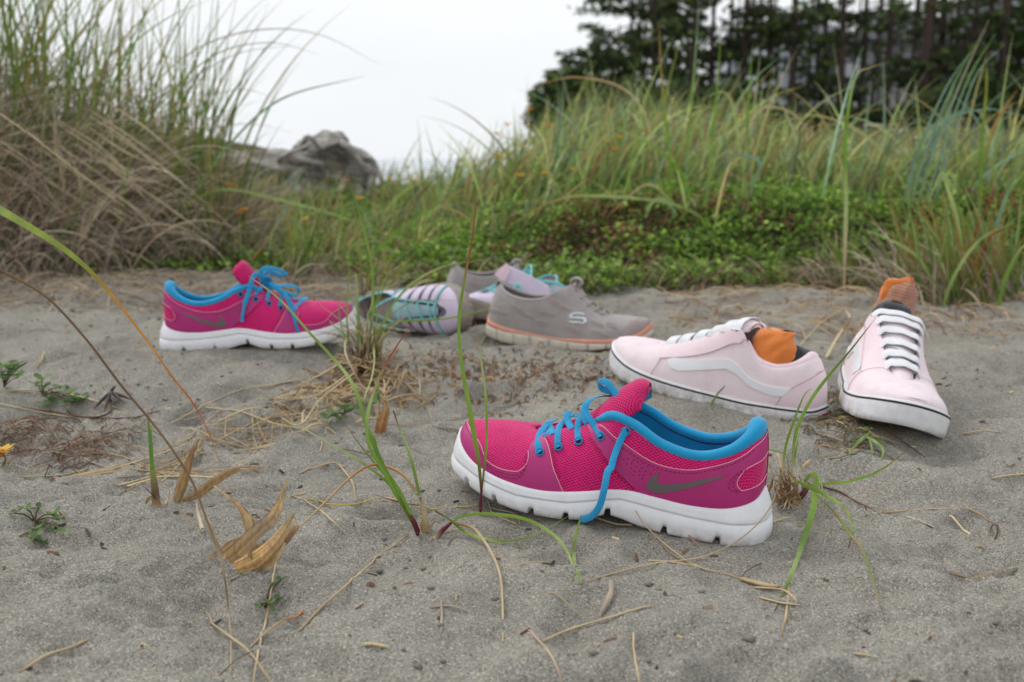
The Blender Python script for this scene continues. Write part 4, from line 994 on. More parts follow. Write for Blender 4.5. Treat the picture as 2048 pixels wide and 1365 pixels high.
# low leafy ground cover at the foot of the bank: small rounded leaflets in clumps
def leaflets(name, n, cond, x0, x1, y0, y1, seed, smin, smax, hmax, cols, mat):
    roots, r = rootset(n, x0, x1, y0, y1, seed, cond); N = len(roots)
    cl = fbm(roots[:, 0] * 7, roots[:, 1] * 7, 3, seed) + .5
    h = r.uniform(.15, 1, N) ** .7 * hmax * np.clip(cl, .25, 1.3)
    c = roots + np.stack([r.normal(0, .006, N), r.normal(0, .006, N), h], -1)
    az = r.uniform(0, 6.28, N); tilt = r.uniform(-.9, .9, N); s = r.uniform(smin, smax, N)
    d = np.stack([np.cos(az) * np.cos(tilt), np.sin(az) * np.cos(tilt), np.sin(tilt)], -1); sd = np.stack([-np.sin(az), np.cos(az), r.normal(0, .4, N)], -1); sd = unit(sd)
    a, b, e, f = c, c + d * s[:, None] * .55 + sd * s[:, None] * .36, c + d * s[:, None], c + d * s[:, None] * .55 - sd * s[:, None] * .36
    V = np.stack([a, b, e, f], 1).reshape(-1, 3); F = np.arange(N * 4).reshape(-1, 4)
    cols = np.array(cols); red = fbm(roots[:, 0] * 4, roots[:, 1] * 4, 3, seed + 4)
    i = r.integers(0, len(cols) - 2, N); i = np.where(r.random(N) < sstep(.12, .4, red) * .55, len(cols) - 1 - (r.random(N) < .5), i)
    C = cols[i] * np.exp(r.normal(0, .32, (N, 1))) * (.75 + .4 * (h / hmax))[:, None]  # low leaflets darker, high ones lighter: shade inside the cover painted into colour
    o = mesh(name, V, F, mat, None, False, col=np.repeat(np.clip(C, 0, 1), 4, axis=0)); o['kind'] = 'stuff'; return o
LC = [srgb(108, 144, 52), srgb(128, 162, 64), srgb(92, 124, 50), srgb(150, 174, 80), srgb(140, 96, 66), srgb(110, 76, 54)]
M_leaflet = m_leaf('leaflet', .42, .55)
edge_f = lambda x: 2.20 + .08 * fbm(x * 2.2, x * 0, 3, 5) + .25 * sstep(-.15, -.6, x)
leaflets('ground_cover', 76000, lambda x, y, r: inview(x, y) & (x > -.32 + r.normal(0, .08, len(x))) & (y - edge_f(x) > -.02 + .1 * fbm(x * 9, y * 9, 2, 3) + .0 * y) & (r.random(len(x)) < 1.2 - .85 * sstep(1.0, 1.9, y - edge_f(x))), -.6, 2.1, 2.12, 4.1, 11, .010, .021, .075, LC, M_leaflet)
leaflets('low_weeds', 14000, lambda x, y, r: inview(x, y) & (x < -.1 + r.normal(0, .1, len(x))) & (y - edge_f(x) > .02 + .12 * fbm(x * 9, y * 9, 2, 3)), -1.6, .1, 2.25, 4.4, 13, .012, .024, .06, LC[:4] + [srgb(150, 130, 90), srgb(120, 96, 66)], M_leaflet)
roots, r = rootset(1500, -.5, 1.4, 2.08, 2.5, 17, lambda x, y, r: np.abs(y - edge_f(x) - .03) < .09)
o = field('bank_foot_stems', roots, r.uniform(.03, .12, len(roots)), r.normal(-1.3, 1.2, len(roots)), r.uniform(.9, 1.5, len(roots)), .0022, [TANC, GREYS, srgb(96, 66, 44)], [STRAWC, GREYS, srgb(110, 76, 50)], 5, mat=M_straw, seed=2, droop=.5); tag(o, kind='stuff')

roots, r = rootset(260, -.1, 2.2, 2.75, 3.9, 23, lambda x, y, r: inview(x, y) & (x > .0 + r.normal(0, .1, len(x))))
o = field('broad_bank_grass', roots, r.uniform(.2, .5, len(roots)), r.normal(.1, 1.5, len(roots)), r.uniform(.15, .95, len(roots)), r.uniform(.005, .0095, len(roots)), [GREEN, BLUEG, PALEG, srgb(150, 178, 96)], [PALEG, BLUEG, srgb(190, 200, 150), srgb(200, 180, 120)], 10, seed=24); tag(o, kind='stuff')
roots, r = rootset(2600, .4, 8, 3.6, 14, 27, lambda x, y, r: inview(x, y) & (x > .22 * y) & (fbm(x * 1.3, y * 1.3, 2, 9) > 0))
o = field('tall_dune_grass', roots, r.uniform(.16, .36, len(roots)), r.normal(.2, .9, len(roots)), r.uniform(.1, .8, len(roots)), r.uniform(.004, .009, len(roots)), gset, gtip, 6, seed=28); tag(o, kind='stuff')
# marram tussocks
def tussock(name, x, y, rad, nd, ng, hd, hg, label, seed, lean_az=-.4, spread=1.0, group='dune grass tussocks', gc=None, gt=None, wg=.0072, dmin=.45):
    z = float(ground(x, y)); root = empty(name, (x, y, z)); tag(root, label, 'grass tussock', group)
    r = np.random.default_rng(seed)
    def rr(n, k=1.0):
        a = r.uniform(0, 6.283, n); q = rad * k * np.sqrt(r.uniform(0, 1, n)); X, Y = x + q * np.cos(a), y + q * np.sin(a); return np.stack([X - x, Y - y, ground(X, Y) - z - .01], -1)
    if nd:
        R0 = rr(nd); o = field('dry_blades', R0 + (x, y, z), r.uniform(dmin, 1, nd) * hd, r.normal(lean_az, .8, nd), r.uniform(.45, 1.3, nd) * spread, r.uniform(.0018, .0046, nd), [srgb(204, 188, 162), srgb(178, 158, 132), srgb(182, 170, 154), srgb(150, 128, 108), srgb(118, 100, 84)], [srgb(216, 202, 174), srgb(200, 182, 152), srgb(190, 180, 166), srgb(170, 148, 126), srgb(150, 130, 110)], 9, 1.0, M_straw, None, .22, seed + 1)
        o.data.transform(Matrix.Translation((-x, -y, -z))); o.parent = root; o['kind'] = 'stuff'
    if ng:
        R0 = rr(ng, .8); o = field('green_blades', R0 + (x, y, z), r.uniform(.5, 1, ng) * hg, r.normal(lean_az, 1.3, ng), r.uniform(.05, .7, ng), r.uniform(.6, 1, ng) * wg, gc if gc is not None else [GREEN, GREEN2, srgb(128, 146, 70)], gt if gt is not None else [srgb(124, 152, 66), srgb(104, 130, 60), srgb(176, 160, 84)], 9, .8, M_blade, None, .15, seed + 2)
        o.data.transform(Matrix.Translation((-x, -y, -z))); o.parent = root; o['kind'] = 'stuff'
    return root
tussock('grass_tussock', -1.42, 2.72, .38, 1250, 230, .68, 1.0, 'largest dune grass tussock, straw thatch below tall green blades', 30, -.35)
tussock('grass_tussock', -1.02, 2.92, .24, 520, 120, .44, .86, 'green topped tussock with straw thatch beside the largest tussock', 34, -.2)
tussock('grass_tussock', -1.72, 2.45, .28, 700, 44, .66, .9, 'brown thatched tussock at the left border, darkest inside', 37, -.2)
tussock('grass_tussock', -.84, 2.75, .15, 180, 22, .30, .5, 'small straw coloured tussock between the big thatch and the driftwood log', 39, -.3)
tussock('grass_tussock', -1.15, 2.52, .24, 420, 16, .42, .5, 'flattened straw tussock spilling onto the sand behind the bow tied pink shoe', 41, -.35, 1.25)
tussock('grass_tussock', .92, 2.05, .15, 190, 190, .22, .28, 'short leafy tussock with straw at its foot, right of the orange sock', 43, 2.6, 1.0, gc=[GREEN, srgb(112, 146, 60), srgb(140, 160, 80)], gt=[srgb(130, 160, 70), PALEG, srgb(170, 120, 60)], wg=.0055)
tussock('grass_tussock', .74, 2.22, .06, 60, 26, .16, .2, 'thin tussock between the ground cover and the leafy tussock', 45, 2.4, 1.0)
tussock('grass_tussock', -.50, 2.30, .05, 40, 22, .13, .22, 'sparse grass tussock with pinkish stems behind the tied laces', 47, 0, 1.0)
tussock('grass_tussock', -.28, 2.1, .06, 60, 14, .10, .16, 'wispy tussock of dead stems on the sand behind the fallen sandal', 49, .4, 1.2)
# conspicuous blades on the bank: (points, width, colours)
def plant(name, label, base, blades_, group='tall grass plants on the bank', catg='grass plant', stems=()):
    b = pts3([base])[0] if not isinstance(base, np.ndarray) else base
    root = empty(name, tuple(b)); tag(root, label, catg, group)
    for L, w, c in blades_:
        o = blade('blade', L, w, c); o.data.transform(Matrix.Translation(tuple(-b))); o.parent = root
    for L, w, c in stems:
        o = stem('stem', L, w, c); o.data.transform(Matrix.Translation(tuple(-b))); o.parent = root
    return root
Q = lambda d, *p: [(x, y, d + (k[0] if k else 0)) for x, y, *k in p]
plant('grass_plant', 'tallest clump of broad grass blades on the bank above the grey slip on shoe', (1350, 440, 2.72), [
 (Q(2.7, (1405, 470), (1420, 330), (1432, 200), (1443, 55)), .0075, [PALEG, GREEN, GREEN]), (Q(2.72, (1345, 450), (1338, 300), (1325, 180), (1317, 45)), .007, [GREEN, GREEN, ORNG]),
 (Q(2.72, (1365, 450), (1375, 300), (1388, 150), (1398, 0)), .0065, [BLUEG, GREEN, BLUEG]), (Q(2.68, (1385, 440), (1365, 350), (1300, 290), (1215, 248)), .0085, [GREEN, GREEN, PALEG]),
 (Q(2.66, (1360, 440), (1330, 400), (1305, 405), (1290, 440), (1282, 495)), .009, [BLUEG, PALEG, PALEG]), (Q(2.6, (1450, 470), (1350, 410), (1180, 392), (1100, 405), (1020, 450)), .007, [GREEN, PALEG, ORNG]),
 (Q(2.64, (1370, 430), (1300, 370), (1240, 410), (1200, 450)), .006, [GREEN, STRAWC, ORNG]), (Q(2.7, (1400, 430), (1450, 260), (1500, 170), (1560, 112)), .007, [GREEN, PALEG, BLUEG]),
 (Q(2.68, (1395, 440), (1385, 400), (1372, 420), (1378, 470)), .008, [BLUEG, PALEG, BLUEG]), (Q(2.75, (1330, 430), (1300, 260), (1250, 180), (1150, 155), (1060, 175)), .006, [GREEN, STRAWC, ORNG])])
plant('grass_plant', 'single upright broad blade bent over at its tip, pale on its lower half', (1688, 578, 2.12), [
 (Q(2.12, (1688, 580), (1690, 490), (1692, 400), (1690, 320), (1695, 230), (1712, 152), (1740, 136), (1776, 124)), .0085, [STRAWC, STRAWC, PALEG, GREEN, GREEN, PALEG, REDT])])
plant('grass_plant', 'clump of arching pale blades between the tall clump and the single upright blade', (1480, 420, 2.8), [
 (Q(2.8, (1500, 440), (1480, 300), (1455, 190), (1400, 200)), .007, [GREEN, PALEG, PALEG]), (Q(2.8, (1480, 440), (1500, 250), (1540, 215), (1600, 240), (1640, 330)), .006, [PALEG, STRAWC, TANC]),
 (Q(2.75, (1470, 440), (1520, 330), (1465, 310), (1440, 318)), .010, [GREEN, BLUEG, BLUEG]), (Q(2.78, (1510, 440), (1495, 280), (1500, 160), (1505, 90)), .007, [BLUEG, GREEN, GREEN]),
 (Q(2.78, (1460, 420), (1530, 320), (1555, 250), (1640, 230)), .006, [GREEN, PALEG, PALEG])])
plant('grass_plant', 'leaning sheaf of blue green blades near the right border', (1830, 430, 2.7), [
 (Q(2.7, (1800 + i * 14, 440), (1830 + i * 16, 320), (1890 + i * 15, 180 - i * 6), (1950 + i * 14, 40 + abs(i - 2) * 26)), .0062, [BLUEG, BLUEG, c]) for i, c in enumerate([BLUEG, GREEN, STRAWC, GREEN, BLUEG])] + [
 (Q(2.7, (1900, 440), (1910, 360), (1893, 355), (1940, 430)), .009, [BLUEG, PALEG, PALEG]), (Q(2.62, (1960, 460), (1963, 300), (1972, 190), (1974, 125)), .009, [GREEN, GREEN, srgb(170, 160, 60)]), (Q(2.6, (1968, 330), (1990, 250), (2035, 178)), .007, [GREEN, ORNG, ORNG]), (Q(2.7, (1810, 430), (1850, 270), (1960, 220), (2060, 235)), .006, [BLUEG, BLUEG, BLUEG])])
plant('grass_plant', 'blades fanning out over the leafy tussock beside the right border', (1900, 600, 2.0), [
 (Q(2.0, (1905, 600), (1920, 480), (1890, 360), (1880, 350), (1860, 400)), .008, [GREEN, PALEG, PALEG]), (Q(1.98, (1940, 600), (1980, 500), (2010, 400), (2060, 300)), .007, [GREEN, BLUEG, GREEN]), (Q(2.0, (1880, 600), (1840, 520), (1780, 480), (1730, 460)), .006, [GREEN, PALEG, PALEG]),
 (Q(1.96, (1935, 610), (1960, 520), (1985, 470), (2048, 445)), .006, [GREEN, REDT, REDT]), (Q(1.97, (1930, 600), (1950, 470), (1990, 380)), .005, [GREEN, REDT, REDT]), (Q(1.9, (1990, 640), (2010, 560), (2040, 500), (2070, 480)), .007, [GREEN, GREEN, PALEG]), (Q(1.9, (1880, 640), (1905, 560), (1960, 480), (2040, 440)), .0062, [GREEN, PALEG, GREEN])])
plant('grass_plant', 'arching green blades behind the laces of the bow tied shoe', (500, 470, 2.6), [
 (Q(2.5, (505, 520), (560, 440), (600, 350), (612, 330)), .006, [ORNG, BLUEG, GREEN]), (Q(2.6, (360, 420), (440, 380), (560, 400), (700, 440), (790, 480)), .007, [GREEN, PALEG, GREEN]), (Q(2.5, (670, 520), (685, 420), (670, 350)), .006, [STRAWC, GREEN, TANC]), (Q(2.4, (740, 520), (800, 460), (870, 410), (960, 320)), .006, [GREEN, GREEN, BLUEG]), (Q(2.6, (380, 400), (450, 300), (560, 200), (730, 152)), .006, [GREEN, BLUEG, BLUEG])])
plant('grass_plant', 'long thin arching stems leaning out of the big tussock across the pale sky', (300, 330, 2.7), [
 (Q(2.7, (210, 330), (300, 180), (400, 95), (520, 60), (640, 70), (760, 130)), .0036, [GREEN, GREYS, GREYS]), (Q(2.7, (230, 330), (330, 200), (430, 110), (540, 86), (640, 110)), .0036, [GREEN, GREEN, GREYS]), (Q(2.72, (240, 340), (350, 190), (470, 110), (600, 90)), .003, [GREEN, GREYS, GREYS]),
 (Q(2.7, (150, 300), (240, 120), (330, 40), (420, 0)), .004, [GREEN, GREEN, BLUEG]), (Q(2.7, (260, 330), (300, 200), (350, 80), (395, -10)), .004, [GREEN, GREEN, BLUEG]), (Q(2.68, (190, 300), (240, 160), (280, 60), (300, -20)), .005, [GREEN, GREEN, GREEN]), (Q(2.66, (180, 360), (185, 240), (200, 120), (240, -10)), .006, [srgb(110, 130, 60), GREEN, PALEG]),
 (Q(2.7, (200, 330), (330, 230), (470, 180), (560, 200)), .003, [GREYS, STRAWC, GREYS]), (Q(2.7, (240, 360), (330, 290), (430, 250), (500, 290)), .003, [GREYS, STRAWC, GREYS])])
rg = np.random.default_rng(5)
plant('straw_sheaf', 'sheaf of long pale straws fanning down and right over the thatch of the largest tussock', (150, 420, 2.4), [
 (Q(2.42, (x0, y0), (x0 + l * .45, y0 + l * .30), (x0 + l * .9, y0 + l * (.72 + dd))), .0042, [STRAWC, srgb(206, 190, 160), GREYS]) for x0, y0, l, dd in [(rg.uniform(-30, 230), rg.uniform(190, 400), rg.uniform(150, 260), rg.normal(0, .22)) for _ in range(26)]] + [
 (Q(2.4, (120, 500), (128, 380), (110, 280), (112, 180)), .004, [GREYS, STRAWC, STRAWC]), (Q(2.4, (160, 470), (165, 400), (145, 320), (100, 270)), .004, [GREYS, STRAWC, STRAWC]), (Q(2.35, (150, 545), (165, 470), (210, 400), (300, 370)), .004, [STRAWC, STRAWC, GREYS]), (Q(2.35, (180, 560), (165, 480), (175, 420), (240, 400)), .0036, [STRAWC, srgb(214, 200, 170), STRAWC])], catg='dry grass')
# yellow and orange wildflowers
def flower(px, py, d, col, big=.011):
    p = at(px, py, d); gz = float(ground(p[0], p[1])); root = empty('wildflower', (p[0], p[1], gz)); b = np.array([p[0], p[1], gz])
    V, F = tube(cat([(0, 0, 0), (.004, 0, (p[2] - gz) * .5), (0, 0, p[2] - gz)], 6), .0009, 5); mesh('stem', V, F, M_blade, root, col=np.broadcast_to(GREEN2, (len(V), 3)))
    n = 9; V, F = [], []
    for k in range(n):
        a = k / n * 6.283; u = np.array([math.cos(a), math.sin(a) * .9, .35 + .15 * math.sin(a * 2)]); s = np.array([-math.sin(a), math.cos(a), 0]) * big * .28; c = np.array([0, 0, p[2] - gz]); i = len(V)
        V += [c, c + u * big * .6 + s, c + u * big, c + u * big * .6 - s]; F.append((i, i + 1, i + 2, i + 3))
    h = mesh('petals', V, F, M_blade, root, False, col=np.broadcast_to(col, (len(V), 3)))
    V, F = disc(np.array([0, 0, p[2] - gz]), (0, -.4, 1), big * .4, 8, .003); mesh('flower_centre', V, F, M_blade, root, col=np.broadcast_to(srgb(190, 110, 20), (len(V), 3)))
    return root
YEL, ORF = srgb(240, 190, 40), srgb(238, 165, 50)
fl = [(1060, 220, 3.6), (1015, 250, 3.4), (995, 268, 3.4), (1098, 252, 3.6), (1214, 284, 3.2), (1240, 276, 3.3), (1230, 300, 3.1), (1290, 262, 3.4), (1315, 230, 3.6), (1332, 246, 3.6), (995, 312, 3.2), (948, 330, 3.3), (920, 322, 3.4), (1042, 352, 2.9), (1090, 348, 2.9), (815, 335, 3.8), (830, 362, 3.4), (780, 358, 3.6), (1170, 318, 3.1), (1508, 245, 4.2), (1575, 285, 4.0), (1600, 288, 4.2), (1640, 285, 4.4), (1700, 280, 4.4), (1722, 280, 4.4), (1765, 276, 4.6), (1782, 252, 4.6), (1795, 250, 4.6), (1880, 290, 4.4), (1900, 292, 4.4), (1460, 236, 4.4), (1445, 250, 4.2), (1990, 330, 4), (2030, 415, 3), (720, 398, 3.0), (395, 337, 3.2), (692, 362, 3.2), (610, 440, 2.7), (1150, 340, 3.0)]
for i, (x, y, d) in enumerate(fl):
    tag(flower(x, y, d, YEL if i % 3 else ORF, .016), ('small yellow wildflower low in the grass beside the driftwood log' if x < 850 else 'small yellow wildflower on the seaward slope of the grassy mound' if x < 1120 else 'small yellow wildflower in the grass on top of the mound' if x < 1400 else 'small yellow wildflower in the far grass before the pines'), 'wildflower', 'yellow wildflowers in the grass')
for i, (x, y, d) in enumerate([(455, 370, 2.8), (466, 372, 2.8), (480, 427, 2.6), (488, 420, 2.6)]):
    tag(flower(x, y, d, ORF, .015), 'orange wildflower in front of the driftwood log', 'wildflower', 'orange wildflowers by the log')
tag(flower(2, 905, .93, YEL, .014), 'bright yellow flower cut by the left border beside the straw litter', 'wildflower')
for x, y, d in ((1305, 275, 3.0),): tag(flower(x, y, d, (.8, .8, .78), .012), 'single white flower head on the bank grass', 'wildflower')
def umbel(px, py, d, label):
    p = at(px, py, d); gz = float(ground(p[0], p[1])); root = empty('yarrow_plant', (p[0], p[1], gz)); tag(root, label, 'wildflower', 'faded white yarrow heads')
    H = p[2] - gz; r = np.random.default_rng(int(px)); ms, mh = MB(), MB(); V, F = tube(cat([(0, 0, 0), (.01, 0, H * .5), (0, 0, H * .93)], 6), .0015, 5); ms.add(V, F, TANC)
    for k in range(22):
        a, q = r.uniform(0, 6.283), .045 * math.sqrt(r.random()); e = np.array([q * math.cos(a), q * math.sin(a), H + r.normal(0, .003)])
        V, F = tube(np.array([(0, 0, H * .92), e]), .0006, 4); ms.add(V, F, TANC); V, F = disc(e, (r.normal(0, .2), r.normal(0, .2), 1), .009, 7, .004); mh.add(V, F, srgb(200, 190, 168))
    ms.build('stem', M_straw, root); mh.build('flower_head', M_straw, root)
umbel(1752, 252, 3.9, 'faded white yarrow head, leftmost of the flat heads before the pines'); umbel(1800, 262, 3.9, 'broad faded yarrow head between two others before the pines'); umbel(1778, 305, 3.7, 'lowest faded yarrow head, browner than the rest'); umbel(1835, 275, 4.0, 'faded yarrow head nearest the leaning blue green blades')
# ------------------------------------------------------------------ driftwood log
def m_wood():
    t = NT('driftwood'); m = t.mapping('Object', (3, 30, 30)); n = t.noise(1.6, 6, .7, vec=m); big = t.noise(13, 5, .7)
    c = t.ramp(n, [(.30, srgb(84, 76, 70)), (.44, srgb(160, 153, 146)), (.58, srgb(202, 197, 190)), (.8, srgb(222, 219, 214))])
    c = t.mix(t.ramp(big, [(.52, 0.0), (.62, .6)]), c, srgb(78, 73, 68)); return t.done(c, .85, t.bump(n, .8, .03), .2)
M_wood = m_wood()
c0 = at(60, 368, 4.9); c1 = at(640, 356, 4.55)
log = empty('driftwood_log', (c1[0], c1[1], float(ground(c1[0], c1[1])))); tag(log, 'weathered grey driftwood log ending in a rugged dark root mass', 'driftwood log')
o3 = np.array(log.location)
P = cat([c0, (c0 + c1) / 2 + (0, 0, .02), c1], 40) - o3; N_ = 26
def lumpy(P, rad, seg, amp, seed, fr=9):
    T = unit(np.gradient(P, axis=0)); S = unit(np.cross(T, (0, 0, 1))); U = np.cross(S, T); th = np.arange(seg) / seg * 6.2832
    k = 1 + amp * fbm(np.cos(th)[None] * 2.2 + np.arange(len(P))[:, None] * .12, np.sin(th)[None] * 2.2 + 5, 4, seed) * 2
    r_ = np.broadcast_to(rad, (len(P),))[:, None] * k
    V = P[:, None] + r_[..., None] * (S[:, None] * np.cos(th)[None, :, None] + U[:, None] * np.sin(th)[None, :, None])
    F = [tuple(f) for f in grid_faces(len(P), seg, False, True)] + [tuple(range(seg))[::-1], tuple((len(P) - 1) * seg + k for k in range(seg))]
    return V.reshape(-1, 3), F
mesh('trunk', *lumpy(P, np.interp(np.linspace(0, 1, 40), [0, 1], [.085, .105]), N_, .3, 4), M_wood, log)
rr_ = cat([at(560, 366, 4.6), at(620, 352, 4.55), at(670, 350, 4.5), at(712, 362, 4.45), at(740, 380, 4.42)], 26) - o3
mesh('root_mass', *lumpy(rr_, np.interp(np.linspace(0, 1, 26), [0, .2, .45, .65, .85, 1], [.04, .09, .12, .115, .065, .02]), 40, 1.0, 9), M_wood, log)
for i, (a, b, c, w) in enumerate([((590, 350), (625, 305), (680, 285), .028), ((650, 310), (690, 292), (738, 345), .03), ((640, 340), (600, 380), (620, 420), .04), ((680, 350), (720, 390), (700, 425), .045), ((590, 345), (560, 318), (620, 290), .018), ((690, 300), (740, 320), (765, 365), .03), ((600, 300), (615, 275), (650, 300), .016), ((640, 330), (600, 345), (570, 390), .03), ((700, 330), (690, 370), (660, 400), .03), ((560, 340), (590, 320), (650, 330), .022), ((660, 350), (640, 385), (650, 415), .028), ((720, 330), (745, 350), (735, 390), .022), ((450, 345), (500, 325), (560, 340), .02)]):
    R_ = cat([at(*a, 4.5), at(*b, 4.38), at(*c, 4.34)], 14) - o3; mesh('root', *lumpy(R_, np.linspace(w, w * .35, 14), 12, .4, 20 + i), M_wood, log)

# ------------------------------------------------------------------ pines, bushes and houses on the rise behind
M_bark = m_plain('pine_bark', srgb(74, 62, 56), .9, .35, 6, .8, 12, .1, dist=.03)
M_needle = m_leaf('pine_needles', .2, .8)
PINEC = np.array([srgb(62, 80, 42), srgb(78, 96, 48), srgb(50, 66, 40), srgb(98, 114, 56), srgb(56, 64, 48)])
def clumps(centres, radii, n, size, seed, flat=.35, cols=PINEC):
    r = np.random.default_rng(seed); k = r.integers(0, len(centres), n); C = np.array(centres)[k]; Rr = np.array(radii)[k][:, None]
    d = unit(r.normal(0, 1, (n, 3))) * (r.uniform(0, 1, (n, 1)) ** .5); d[:, 2] *= flat; c = C + d * Rr
    u = unit(r.normal(0, 1, (n, 3)) * (1, 1, .5)); v = unit(np.cross(u, r.normal(0, 1, (n, 3)))); s = size * r.uniform(.5, 1.3, (n, 1))
    V = np.stack([c - u * s, c + v * s * .5, c + u * s, c - v * s * .5], 1).reshape(-1, 3)
    col = cols[r.integers(0, len(cols), n)] * np.exp(r.normal(0, .25, (n, 1))); return V, np.arange(n * 4).reshape(-1, 4), np.repeat(col, 4, axis=0)
def pine(px, Y, wid, lean, pads, dense, label, seed, hgt=13.5):
    r = np.random.default_rng(seed); x = (px - 1024) / FPX * Y / math.cos(CAM_P) * 1.0; z = float(ground(x, Y)) - .2
    root = empty('pine_tree', (x, Y, z)); tag(root, label, 'pine tree', 'dark pines on the rise')
    T = cat([(0, 0, 0), (lean * .3, 0, hgt * .35), (lean * .7, .2, hgt * .7), (lean, 0, hgt)], 14)
    V, F = tube(T, np.linspace(wid, wid * .3, 14), 8); mesh('trunk', V, F, M_bark, root)
    cs, rs, mb = [], [], MB()
    for h, side, ln in pads:       # height, direction, reach
        t = np.clip(h / hgt, 0, 1); c = np.array([np.interp(t, np.linspace(0, 1, 14), T[:, k]) for k in range(3)]); e = c + np.array([side * ln, r.normal(0, .6), r.uniform(.1, .7)])
        B = cat([c, (c + e) / 2 + (0, 0, .15), e], 6); V, F = tube(B, np.linspace(wid * .28, .03, 6), 5); mb.add(V, F)
        for q in np.linspace(.3, 1.05, max(3, int(ln * 2.4))): cs.append(c + (e - c) * q + r.normal(0, .22, 3) * (1, 1, .5)); rs.append(r.uniform(.40, .80))
    for k in range(7): # dead snags
        h = r.uniform(.15, .75) * hgt; c = np.array([0, 0, h]) + (lean * h / hgt, 0, 0); e = c + (r.normal(0, 1.0), r.normal(0, .6), r.normal(.1, .3)); V, F = tube(np.array([c, e]), .03, 4); mb.add(V, F)
    mb.build('branches', M_bark, root)['kind'] = 'stuff'
    V, F, C = clumps(cs, rs, int(dense * len(cs)), .17, seed + 5); o = mesh('crown', V, F, M_needle, root, False, col=C); o['kind'] = 'stuff'
    return root
r = np.random.default_rng(77)
spec = [(1196, 44, .16), (1222, 50, .13), (1248, 46, .15), (1272, 52, .12), (1300, 45, .16), (1338, 50, .14), (1362, 44, .15), (1398, 47, .13), (1436, 52, .12), (1462, 46, .17), (1498, 50, .12), (1512, 46, .14), (1560, 45, .20), (1590, 52, .12), (1618, 48, .15), (1655, 44, .19), (1690, 50, .15), (1712, 52, .10), (1740, 45, .17), (1785, 50, .13), (1808, 43, .26), (1838, 46, .22), (1870, 50, .14), (1893, 45, .20), (1925, 48, .17), (1958, 44, .2), (1990, 50, .16), (2018, 46, .2), (2050, 49, .17), (2085, 46, .2)]
ORD = 'first second third fourth fifth sixth seventh eighth ninth tenth eleventh twelfth thirteenth fourteenth fifteenth sixteenth seventeenth eighteenth nineteenth twentieth twenty-first twenty-second twenty-third twenty-fourth twenty-fifth twenty-sixth twenty-seventh twenty-eighth twenty-ninth thirtieth'.split()
words = ['slim', 'stout', 'straight', 'leaning', 'knotty', 'bare trunked', 'dark', 'thin']
for i, (px, Y, w) in enumerate(spec):
    left = px < 1460
    n = 26 if left else (7 if px < 1790 else 10); pads = []
    for k in range(n):
        h = r.uniform(1.0, 13) if left else (r.uniform(1.4, 5.6) if r.random() < .75 else r.uniform(8, 13))
        if px < 1230: h = (r.uniform(3.6, 6.2) if k % 3 else r.uniform(2.0, 4.0)) + (px > 1210) * 1.2
        elif px < 1260: h = r.uniform(2, 10)
        pads.append((h, r.choice([-1, 1]), r.uniform(.7, 1.3) if px < 1230 else r.uniform(.8, 2.1 if left else 2.6)))
    nm = ('windward pine at the seaward end of the row, lopsided crown' if i == 0 else 'stoutest dark pine trunk, standing before the grey siding' if w == .26 else f'{words[i % 8]} pine trunk with dark drooping pads, one of the row before the houses')
    if 0 < i and w != .26: nm = f'dark pine, {ORD[i]} along the row from its seaward end, ' + ('dense upper crown' if left else 'bare trunk with flat boughs')
    pine(px, Y, w, r.normal(0, .35), pads, 26 if left else 30, nm, 200 + i, 6.6 if px < 1210 else 8.2 if px < 1230 else 10.5 if px < 1260 else 14)
for k, px in enumerate((1285, 1318, 1350, 1380, 1416, 1450, 1480, 1535, 1575, 1604, 1636, 1672, 1702, 1725, 1762, 1798, 1822, 1856, 1882, 1910, 1942, 1975, 2004)):
    pine(px, 54 + (k * 7) % 9, .075 + .01 * (k % 4), r.normal(0, .3), [(r.uniform(7, 13), r.choice([-1, 1]), r.uniform(.5, 1.2)) for _ in range(3)], 24, 'slender far pine trunk between the stouter pines, ' + ('behind the dense seaward crowns' if px < 1500 else 'before the pale grey house' if px < 1740 else 'before the shingled house' if px < 1960 else 'near the right border'), 400 + k, 14)
def bush(name, pts, rad, n, label, seed, cols=PINEC, size=.13, flat=.8):
    c = np.array([at(*p) for p in pts]); x, y = c[:, 0].mean(), c[:, 1].mean(); z = float(ground(x, y)); root = empty(name, (x, y, z)); tag(root, label, 'bush', 'dark bushes below the pines')
    cc = c - (x, y, z); V, F, C = clumps(list(cc), rad, n, size, seed, flat, cols); o = mesh('foliage', V, F, M_needle, root, False, col=C); o['kind'] = 'stuff'
    mb = MB()
    for q in cc: V, F = tube(cat([(q[0] * .3, 0, 0), q * (.7, .7, .5), q], 5), .05, 5); mb.add(V, F)
    mb.build('branches', M_bark, root)['kind'] = 'stuff'
bush('rounded_bush', [(1090, 195, 34), (1115, 168, 34), (1145, 160, 34.5), (1170, 185, 34), (1120, 200, 34), (1090, 215, 34), (1160, 215, 34), (1080, 235, 34), (1110, 240, 34)], [.6] * 9, 4600, 'rounded dark bush on the skyline at the seaward foot of the pines', 301)
bush('thicket_bush', [(1190 + 34 * i, 215 - 12 * (i % 3), 41) for i in range(10)], [.9] * 10, 4200, 'long dark thicket along the foot of the seaward pines', 302)
bush('thicket_bush', [(1560 + 36 * i, 240 - 8 * (i % 2), 42) for i in range(9)], [.7] * 9, 3600, 'low green thicket before the lower windows of the houses', 303)
bush('thicket_bush', [(1880, 215, 40), (1920, 190, 40), (1960, 175, 40), (2000, 200, 40), (2040, 185, 40), (1950, 225, 40), (2010, 235, 40), (2060, 230, 40)], [1.0] * 8, 5200, 'large dark thicket rising below the last pines at the right border', 304)
